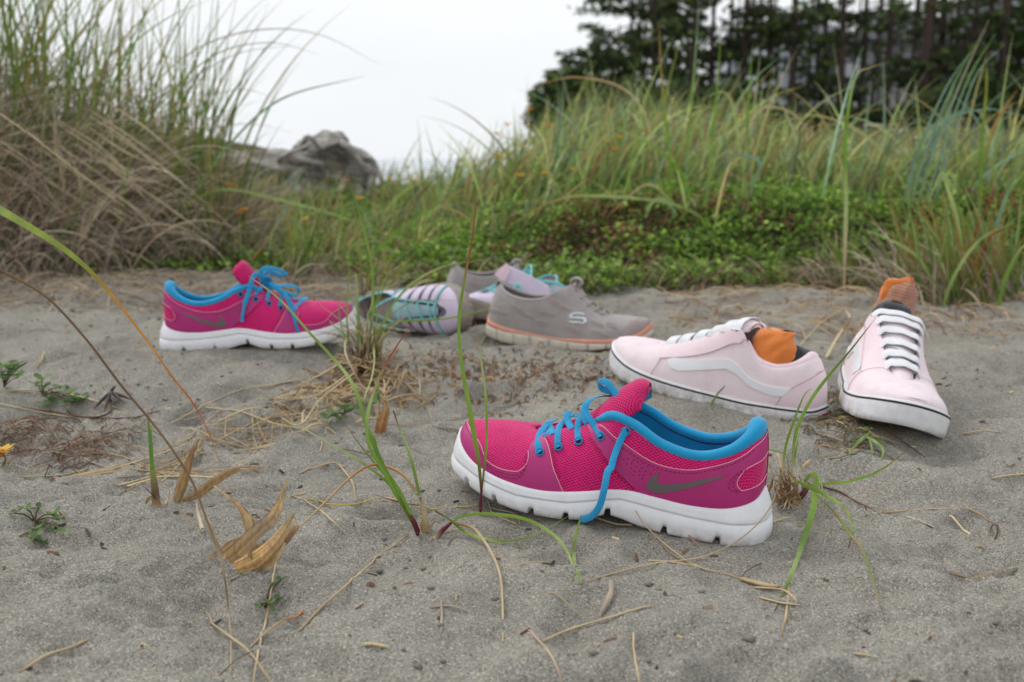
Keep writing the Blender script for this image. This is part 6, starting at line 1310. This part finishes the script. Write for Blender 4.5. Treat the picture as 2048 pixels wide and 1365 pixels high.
# single straws and twigs lying on the sand
ST = [('light straw lying alone left of the sand dip by the dead leaf pair', [(235, 972), (300, 955), (345, 940)], .003, 0), ('longest straw of the bundle that starts by the green shoot', [(231, 970), (325, 952), (400, 905), (480, 862), (560, 836), (660, 822), (740, 806)], .0026, 0),
 ('straw of the bundle running flat towards the large tuft', [(300, 945), (400, 905), (500, 880), (600, 866), (665, 842)], .0024, 1), ('short bent straw under the bundle by the dead leaf pair', [(325, 963), (350, 945), (385, 905), (405, 884)], .0028, 0), ('grey straw of the bundle reaching up past the dead leaf tip', [(260, 955), (330, 900), (390, 865), (430, 830), (495, 795)], .0026, 2),
 ('thin pinkish straw slanting steeply up to the large tuft', [(482, 932), (520, 880), (580, 820), (640, 765), (690, 728)], .0018, 3), ('second steep straw beside the pinkish one', [(490, 935), (530, 880), (590, 815), (680, 752), (735, 705)], .002, 0), ('straw crossing the upper sand behind the bundle', [(340, 848), (400, 820), (480, 785), (560, 770), (650, 748)], .0022, 0),
 ('yellow green straw lying towards the large tuft', [(515, 800), (560, 790), (620, 765), (680, 728)], .0024, 4), ('long yellowish straw running under the arching brown leaf', [(581, 992), (646, 1009), (710, 1012), (753, 1000), (790, 1003), (861, 1022), (930, 1016), (990, 1003)], .0028, 5), ('straight pale straw pointing down from the yellowish one', [(585, 992), (620, 1012), (660, 1042), (697, 1073)], .0024, 0),
 ('thick bent straw elbowed above the arching brown leaf', [(597, 948), (640, 935), (672, 931), (692, 952), (706, 972), (712, 1003)], .0034, 1), ('long knotted stalk lying diagonally in the near sand', [(600, 1262), (640, 1218), (700, 1165), (745, 1125), (790, 1090), (816, 1066)], .0032, 1), ('pale straight straw running down from the dead leaf clump', [(558, 1090), (547, 1160), (533, 1240), (516, 1310), (505, 1372)], .0024, 0),
 ('bent straw joining the crossing straws at the lower edge', [(412, 1220), (425, 1250), (455, 1275), (500, 1310), (548, 1372)], .0026, 1), ('short twig with an orange bud at its end', [(500, 1295), (535, 1268), (570, 1245), (592, 1238), (608, 1220)], .0026, 6), ('short thick stalk lying alone in the near left sand', [(40, 1345), (90, 1315), (140, 1298), (182, 1277)], .0034, 1),
 ('straight straw with a torn end in front of the near shoe', [(1083, 1283), (1150, 1258), (1230, 1235), (1290, 1215), (1306, 1212)], .0028, 0), ('curved pinkish straw at the lower edge crossing a straight one', [(1055, 1258), (1085, 1290), (1105, 1318), (1118, 1345), (1126, 1375)], .0026, 3), ('upright looking pale straw cut by the lower edge below the shoe', [(1267, 1265), (1269, 1310), (1280, 1375)], .0024, 0),
 ('flattened dry husk lying below the hanging lace', [(1222, 1163), (1220, 1195), (1200, 1232)], .0062, 2), ('short split straw left of the long drooping stem', [(882, 1200), (884, 1235), (882, 1266)], .0028, 2), ('curved grey straw crossed by the short split one', [(862, 1215), (900, 1214), (938, 1224)], .0024, 2),
 ('long straw crossing below the shoe and arching up behind its heel', [(1160, 1168), (1230, 1148), (1310, 1130), (1400, 1118), (1462, 1092, 'g', .012), (1515, 1050, 'g', .03), (1548, 1000, 'g', .05), (1564, 935, 'g', .075)], .0024, 1), ('dry stalk with a swollen end lying before the heel', [(1310, 1065), (1340, 1105), (1400, 1135), (1450, 1148), (1480, 1158)], .0024, 1), ('swollen stalk end before the heel of the near shoe', [(1480, 1157), (1515, 1167), (1545, 1173), (1560, 1172)], .0062, 1),
 ('thin straw leaning against the sole under the arch', [(1272, 1022, 'g', .02), (1290, 1055, 'g', .008), (1330, 1095), (1385, 1132)], .0022, 0), ('upper of two short crossed straws right of the swollen stalk', [(1508, 1175), (1550, 1181), (1572, 1186), (1594, 1203)], .0028, 0), ('lower of two short crossed straws right of the swollen stalk', [(1518, 1195), (1560, 1207), (1600, 1211)], .0028, 0), ('short upright straw crossing the two short ones', [(1578, 1170), (1574, 1220), (1564, 1272)], .003, 1),
 ('small straw alone in the lower right sand', [(1708, 1307), (1730, 1310), (1752, 1316)], .0026, 0), ('short fat straw piece alone at the lower edge', [(727, 1289), (750, 1291), (775, 1295)], .0045, 0), ('long pale straw over the clover at the left border', [(-10, 785), (60, 783), (120, 790), (180, 802), (238, 817)], .004, 0), ('second straw under the pale one at the left border', [(-10, 806), (50, 822), (100, 832), (158, 837)], .0032, 0),
 ('thin grey stem leaving the yellow flower', [(4, 903), (60, 900), (120, 910), (190, 930), (270, 950)], .0026, 2), ('green tinted straw lying below the grey stem', [(42, 955), (90, 953), (140, 948), (186, 935)], .0026, 4), ('brown twig behind the crossing straws at the left border', [(40, 815), (120, 828), (200, 838), (270, 836), (318, 822)], .003, 7), ('long straw on the sand right of the near heel tuft', [(1755, 1027), (1810, 1022), (1870, 1019), (1940, 1020), (1985, 1045)], .0028, 1), ('bent brown stalk leaving the heel tuft', [(1640, 972), (1680, 985), (1710, 1003), (1750, 1022)], .003, 7),
 ('thin pale stalk curving beside the heel tuft', [(1655, 995), (1700, 1000), (1740, 990), (1762, 986)], .002, 0), ('short straw at the right border behind the long one', [(1985, 957), (2015, 952), (2060, 948)], .0034, 0), ('lone straight straw right of the far pink shoe toe', [(1925, 868), (1960, 866), (1999, 864)], .003, 0), ('stubby stalk on the sand behind the clover', [(75, 735), (86, 716), (97, 698)], .005, 1), ('thick straw pointing at the left border above the flower', [(-10, 885), (30, 865), (68, 848)], .0045, 1),
 ('dark twig lying below the tipped over skate shoe toe', [(1700, 822), (1760, 858), (1810, 890), (1850, 915)], .003, 7), ('straw lying in front of the bow tied shoe', [(520, 835), (600, 818), (680, 800), (700, 795)], .0022, 0), ('thin straw right of the dead brown sheath', [(775, 762), (830, 790), (860, 830), (880, 870)], .002, 2), ('straw behind the near shoe toe', [(640, 905), (650, 870), (665, 830), (680, 800)], .0022, 0), ('short straw lying before the large tuft', [(600, 775), (640, 770), (680, 768)], .004, 0), ('rusty straw across the bare patch behind the near shoe', [(790, 715), (850, 712), (920, 716), (980, 722)], .0026, 1),
 ('curled straw by the grey shoe sole', [(960, 690), (975, 672), (1000, 668)], .003, 0), ('bent straw near the toe of the side-on skate shoe', [(1165, 740), (1190, 715), (1215, 706)], .003, 0), ('pale straw beside the orange sock leaning on the sand', [(1600, 690, 'g', .01), (1650, 640, 'g', .03), (1700, 610, 'g', .02)], .0032, 0), ('papery dry husk standing between the two skate shoes', [(1652, 716), (1680, 668, 'g', .02), (1700, 640, 'g', .045), (1692, 620, 'g', .055)], .0085, 0)]
PAL = [[STRAWC, srgb(206, 184, 142), STRAWC], [TANC, STRAWC, TANC], [GREYS, srgb(176, 162, 142), GREYS], [srgb(190, 156, 146), STRAWC, srgb(176, 150, 140)], [srgb(150, 160, 90), STRAWC, srgb(176, 172, 96)], [srgb(190, 160, 70), srgb(206, 176, 96), TANC], [STRAWC, TANC, srgb(190, 130, 40), srgb(216, 120, 60)], [srgb(96, 66, 50), srgb(128, 92, 70), srgb(90, 66, 54)]]
for lab, L, w, pi in ST:
    L = [(p[0], p[1], 'g', p[3] if len(p) > 3 else w * .35) for p in L]; P = cat(pts3(L), 26); t = np.linspace(0, 1, 26)
    lift = rng.uniform(.0, .003); P[:, 2] += lift * np.sin(t * math.pi); w *= .78; P[:, 0] += .0006 * fbm(t * 5, t * 0 + w * 9e3, 3, int(w * 1.28e5)); gz = ground(P[:, 0], P[:, 1]) + w * .1; P[:, 2] = np.where(P[:, 2] < gz, gz * .8 + P[:, 2] * .2, P[:, 2])
    prof = w * (.85 + .3 * vnoise(t * 9, t * 0 + pi, 5)) * np.interp(t, [0, .04, .9, 1], [.7, 1, .85, .45])
    c = P.mean(0); V, F = tube(P - c, prof / 2, 6, (0, 0, 1), .7)
    o = mesh('dry_twig' if pi == 7 else 'dry_straw', V, F, M_deadleaf if w > .005 else M_straw, col=np.repeat(colpath(PAL[pi], 26), 6, axis=0)); o.location = tuple(c)
    tag(o, lab, 'twig' if pi == 7 else 'dry straw', 'loose straws and twigs on the sand')

# seedlings with three-part leaves
def seedling(label, base, leaves, size, cols=None):
    b = G(*base); root = empty('clover_seedling', tuple(b)); tag(root, label, 'seedling', 'green seedlings in the sand')
    for k, (px, py, h) in enumerate(leaves):
        e = G(px, py, h) - b; V, F = tube(cat([(0, 0, 0), e * .5 + (0, 0, .003), e], 8), .0006, 5); mesh('stalk', V, F, M_blade, root, col=np.broadcast_to(srgb(110, 100, 70), (len(V), 3)))
        V, F, C = [], [], []
        a0 = rng.uniform(0, 6.28); cc = np.array((cols or [srgb(98, 130, 72), srgb(114, 144, 80), srgb(86, 114, 66)])[k % 3])
        for q in range(3):
            a = a0 + q * 2.09; u = np.array([math.cos(a), math.sin(a), rng.uniform(.1, .7)]); s = np.array([-math.sin(a), math.cos(a), 0]); z = size * rng.uniform(.8, 1.15); i = len(V)
            for t_, w_ in ((0, .05), (.25, .3), (.55, .42), (.85, .3), (1, .05)):
                V += [e + u * z * t_ - s * z * w_ + (0, 0, .12 * z), e + u * z * t_, e + u * z * t_ + s * z * w_ + (0, 0, .12 * z)]
            F += [(i + 3 * j + m, i + 3 * j + m + 1, i + 3 * j + m + 4, i + 3 * j + m + 3) for j in range(4) for m in range(2)]; C += [cc * rng.uniform(.85, 1.15)] * 15
        mesh('leaf', V, F, M_leaflet, root, col=np.array(C))
seedling('tallest leafy seedling at the left border above the straws', (8, 775), [(5, 748, .035), (18, 738, .04), (34, 740, .04), (22, 752, .03), (2, 735, .03), (10, 758, .02), (28, 732, .05), (36, 756, .02)], .012)
seedling('seedling with round leaves between the tall seedling and the dark twig cluster', (85, 790), [(72, 770, .01), (84, 762, .02), (90, 775, .01), (122, 776, .015), (140, 788, .012), (100, 800, .006), (130, 806, .01), (92, 812, .005), (150, 806, .006), (165, 800, .004)], .0105)
seedling('small seedling bunch low in the left sand', (70, 1045), [(30, 1028, .004), (55, 1020, .006), (78, 1018, .006), (108, 1030, .008), (118, 1040, .006), (92, 1052, .004), (68, 1060, .006), (76, 1072, .005), (110, 1068, .008), (128, 1062, .01), (62, 1078, .004), (84, 1088, .003)], .0062)
seedling('dark green seedling left of the dead brown sheath', (688, 828), [(655, 838, .006), (668, 830, .008), (690, 820, .014), (702, 822, .012), (680, 840, .004), (715, 816, .008), (740, 812, .01), (752, 806, .02)], .010)
seedling('tiny seedling by the sand pit under the straight pale straw', (530, 1215), [(520, 1216, .003), (540, 1208, .005), (548, 1222, .003), (556, 1200, .003), (545, 1168, .004), (562, 1160, .005)], .0042)
seedling('yellow green fallen shoot between the far skate shoe and the near heel', (1735, 875), [(1735, 860, .008), (1712, 885, .006), (1758, 888, .008)], .006)
d = D(1735, 895)
fg('grass_shoot', 'pale bent shoot lying on the sand before the far skate shoe toe', (1735, 866), [([(1742, 864, 'g', .012), (1722, 880, 'g', .012), (1703, 900, 'g', .004), (1698, 912, 'g', .001)], .005, [GREEN, PALEG, srgb(176, 180, 120)]), ([(1730, 872, 'g', .01), (1750, 884, 'g', .012), (1766, 900, 'g', .008), (1762, 924, 'g', .001)], .0048, [PALEG, PALEG, GREEN]), ([(1738, 876, 'g', .01), (1744, 900, 'g', .006), (1740, 920, 'g', .001)], .003, [PALEG, GREEN])], catg='grass shoot')
fg('grass_shoot', 'small dark blade poking up before the side stripe of the skate shoe', (1422, 812), [([(1420, 814, 'g', .0), (1434, 790, D(1422, 812)), (1452, 770, D(1422, 812))], .0035, [GREEN, GREEN, PURP]), ([(1422, 812, 'g', .0), (1428, 798, D(1422, 812))], .003, [GREEN, GREEN])], catg='grass shoot')
b = G(1262, 752)
# dark star-shaped dry seed head left of the bundle
b = G(222, 795); root = empty('dry_seed_head', tuple(b)); tag(root, 'dark star shaped dry seed head on the brown twig at the left', 'dry seed head')
for x, y, h in ((232, 772, .012), (265, 801, .01), (250, 808, .006), (208, 825, .004), (188, 818, .003), (215, 810, .008), (222, 790, .02)):
    e = G(x, y, h) - b; V, F = tube(cat([(0, 0, .006), e * .5 + (0, 0, .004), e], 7), np.array([.0010, .0018, .002, .0019, .0016, .001, .0005]), 5); mesh('pod', V, F, M_straw, root, col=np.broadcast_to(srgb(78, 62, 62), (len(V), 3)))
e = np.array([G(x, y, .004) for x, y in ((222, 800), (220, 825), (190, 835), (150, 832), (135, 822))]) - b; V, F = tube(cat(e, 14), .0012, 5); mesh('stem', V, F, M_straw, root, col=np.broadcast_to(srgb(96, 66, 52), (len(V), 3)))

# scattered litter nobody could count
def litter(name, n, place, lmin, lmax, wmin, wmax, cols, seed, lift=.003, mat=None):
    r = np.random.default_rng(seed); V, F, C = [], [], []; x, y = place(r, n); z = ground(x, y)
    L = r.uniform(lmin, lmax, n); a = r.uniform(0, 6.283, n); w = r.uniform(wmin, wmax, n)
    k = 4; t = np.linspace(-.5, .5, k); bend = r.normal(0, .25, n)
    X = x[:, None] + L[:, None] * (t * np.cos(a)[:, None] - bend[:, None] * (t ** 2) * np.sin(a)[:, None]); Y = y[:, None] + L[:, None] * (t * np.sin(a)[:, None] + bend[:, None] * t ** 2 * np.cos(a)[:, None])
    Zz = np.maximum(ground(X, Y), z[:, None]) * .6 + ground(X, Y) * .4 + w[:, None] * .35 + r.uniform(0, lift, n)[:, None] * (1 - (2 * t) ** 2)
    sx, sy = -np.sin(a)[:, None] * w[:, None] / 2, np.cos(a)[:, None] * w[:, None] / 2
    top = np.stack([X, Y, Zz + w[:, None] * .4], -1); l_ = np.stack([X + sx, Y + sy, Zz - w[:, None] * .3], -1); r_ = np.stack([X - sx, Y - sy, Zz - w[:, None] * .3], -1)
    V = np.stack([l_, top, r_], 2).reshape(-1, 3); b = (np.arange(n) * k * 3)[:, None, None]; i = (np.arange(k - 1) * 3)[None, :, None]; j = np.arange(2)[None, None, :]
    F = np.stack([b + i + j, b + i + j + 1, b + i + j + 4, b + i + j + 3], -1).reshape(-1, 4); cols = np.array(cols)
    C = np.repeat(cols[r.integers(0, len(cols), n)] * np.exp(r.normal(0, .2, (n, 1))), k * 3, axis=0)
    o = mesh(name, V, F, mat or M_straw, None, False, col=np.clip(C, 0, 1)); tag(o, kind='stuff'); return o
def uni(x0, x1, y0, y1, cl=None):
    def f(r, n):
        x, y = r.uniform(x0, x1, n * 4), r.uniform(y0, y1, n * 4); m = (np.abs(x) < y * .62)
        if cl is not None: m &= (fbm(x * cl, y * cl, 3, 51) > .08)
        x, y = x[m][:n], y[m][:n]; return np.resize(x, n), np.resize(y, n)
    return f
def gau(pts, s, sy=None):
    def f(r, n):
        P = np.array([G(*p)[:2] for p in pts]); k = r.integers(0, len(P), n); return P[k, 0] + r.normal(0, s, n), P[k, 1] + r.normal(0, sy or s, n)
    return f
litter('fine_straw_litter', 420, uni(-1.4, 1.3, .55, 2.2, 3.0), .006, .05, .0006, .0018, [STRAWC, TANC, GREYS, srgb(120, 92, 72)], 61)
litter('crumb_litter', 900, uni(-1.2, 1.2, .5, 2.2), .002, .009, .0010, .0030, [srgb(92, 78, 66), srgb(120, 92, 70), srgb(140, 104, 76), srgb(74, 66, 60), STRAWC], 62, .001)
litter('rusty_leaf_litter', 620, gau([(880, 745), (960, 760), (1040, 745), (1100, 760), (1160, 745), (1000, 790), (930, 720), (1120, 720)], .035, .05), .004, .016, .0008, .0026, [srgb(134, 98, 72), srgb(112, 84, 64), srgb(150, 114, 84), srgb(104, 98, 70), TANC], 63, .008)
litter('root_litter', 420, gau([(30, 850), (60, 875), (100, 880), (10, 880), (150, 900), (200, 890)], .02, .03), .006, .04, .0005, .0014, [srgb(120, 98, 80), srgb(96, 80, 68), srgb(150, 128, 104), srgb(124, 86, 66), GREYS], 64, .008)
litter('shoe_litter', 420, gau([(1670, 840), (1680, 800), (1700, 870), (1640, 850), (1710, 820)], .015, .03), .005, .03, .0005, .0016, [srgb(112, 94, 78), srgb(94, 82, 68), TANC, srgb(92, 104, 64)], 65, .006)
litter('tuft_litter', 300, gau([(700, 770), (650, 790), (760, 770), (740, 750), (800, 760)], .03, .05), .012, .06, .0010, .0028, [STRAWC, TANC, srgb(140, 110, 84)], 66, .012)
litter('far_straw_litter', 800, lambda r, n: (r.uniform(-1.25, -.25, n), r.uniform(2.0, 2.5, n) - .12 * r.random(n)), .03, .16, .0014, .0032, [srgb(176, 158, 130), GREYS, srgb(130, 112, 94)], 67, .02)
litter('far_bank_litter', 420, lambda r, n: (r.uniform(.3, 1.2, n), r.uniform(1.65, 2.2, n)), .02, .12, .0012, .0030, [srgb(186, 164, 128), TANC, srgb(130, 100, 80)], 68, .015)
def bundle(r, n):
    t = r.uniform(0, 1, n); P = np.array([G(x, y)[:2] for x, y in ((250, 960), (400, 900), (520, 860), (640, 800), (700, 770))]); return np.interp(t, [0, .3, .55, .8, 1], P[:, 0]) + r.normal(0, .02, n), np.interp(t, [0, .3, .55, .8, 1], P[:, 1]) + r.normal(0, .03, n)
litter('bundle_straw_litter', 90, bundle, .04, .16, .0008, .0017, [STRAWC, srgb(206, 186, 146), TANC, GREYS], 69, .004)
# crumbs of damp sand lying loose on the surface
r = np.random.default_rng(91); n = 900; x, y = uni(-1.1, 1.1, .5, 2.0, 4.0)(r, n)
s = r.uniform(.0008, .0036, n) * np.where(r.random(n) < .06, 1.8, 1); oct_ = np.array([(1, 0, 0), (0, 1, 0), (-1, 0, 0), (0, -1, 0), (0, 0, .75), (0, 0, -.75)]); fo = np.array([(0, 1, 4), (1, 2, 4), (2, 3, 4), (3, 0, 4), (1, 0, 5), (2, 1, 5), (3, 2, 5), (0, 3, 5)])
V = (np.stack([x, y, ground(x, y) + s * .3], -1)[:, None] + oct_[None] * s[:, None, None] * r.uniform(.6, 1.2, (n, 6, 1))).reshape(-1, 3); F = (fo[None] + (np.arange(n) * 6)[:, None, None]).reshape(-1, 3)
o = mesh('sand_crumbs', V, F, m_plain('damp_sand', srgb(132, 127, 118), .95, .12, 900, .4, 1500, .1), None, True); tag(o, kind='stuff')
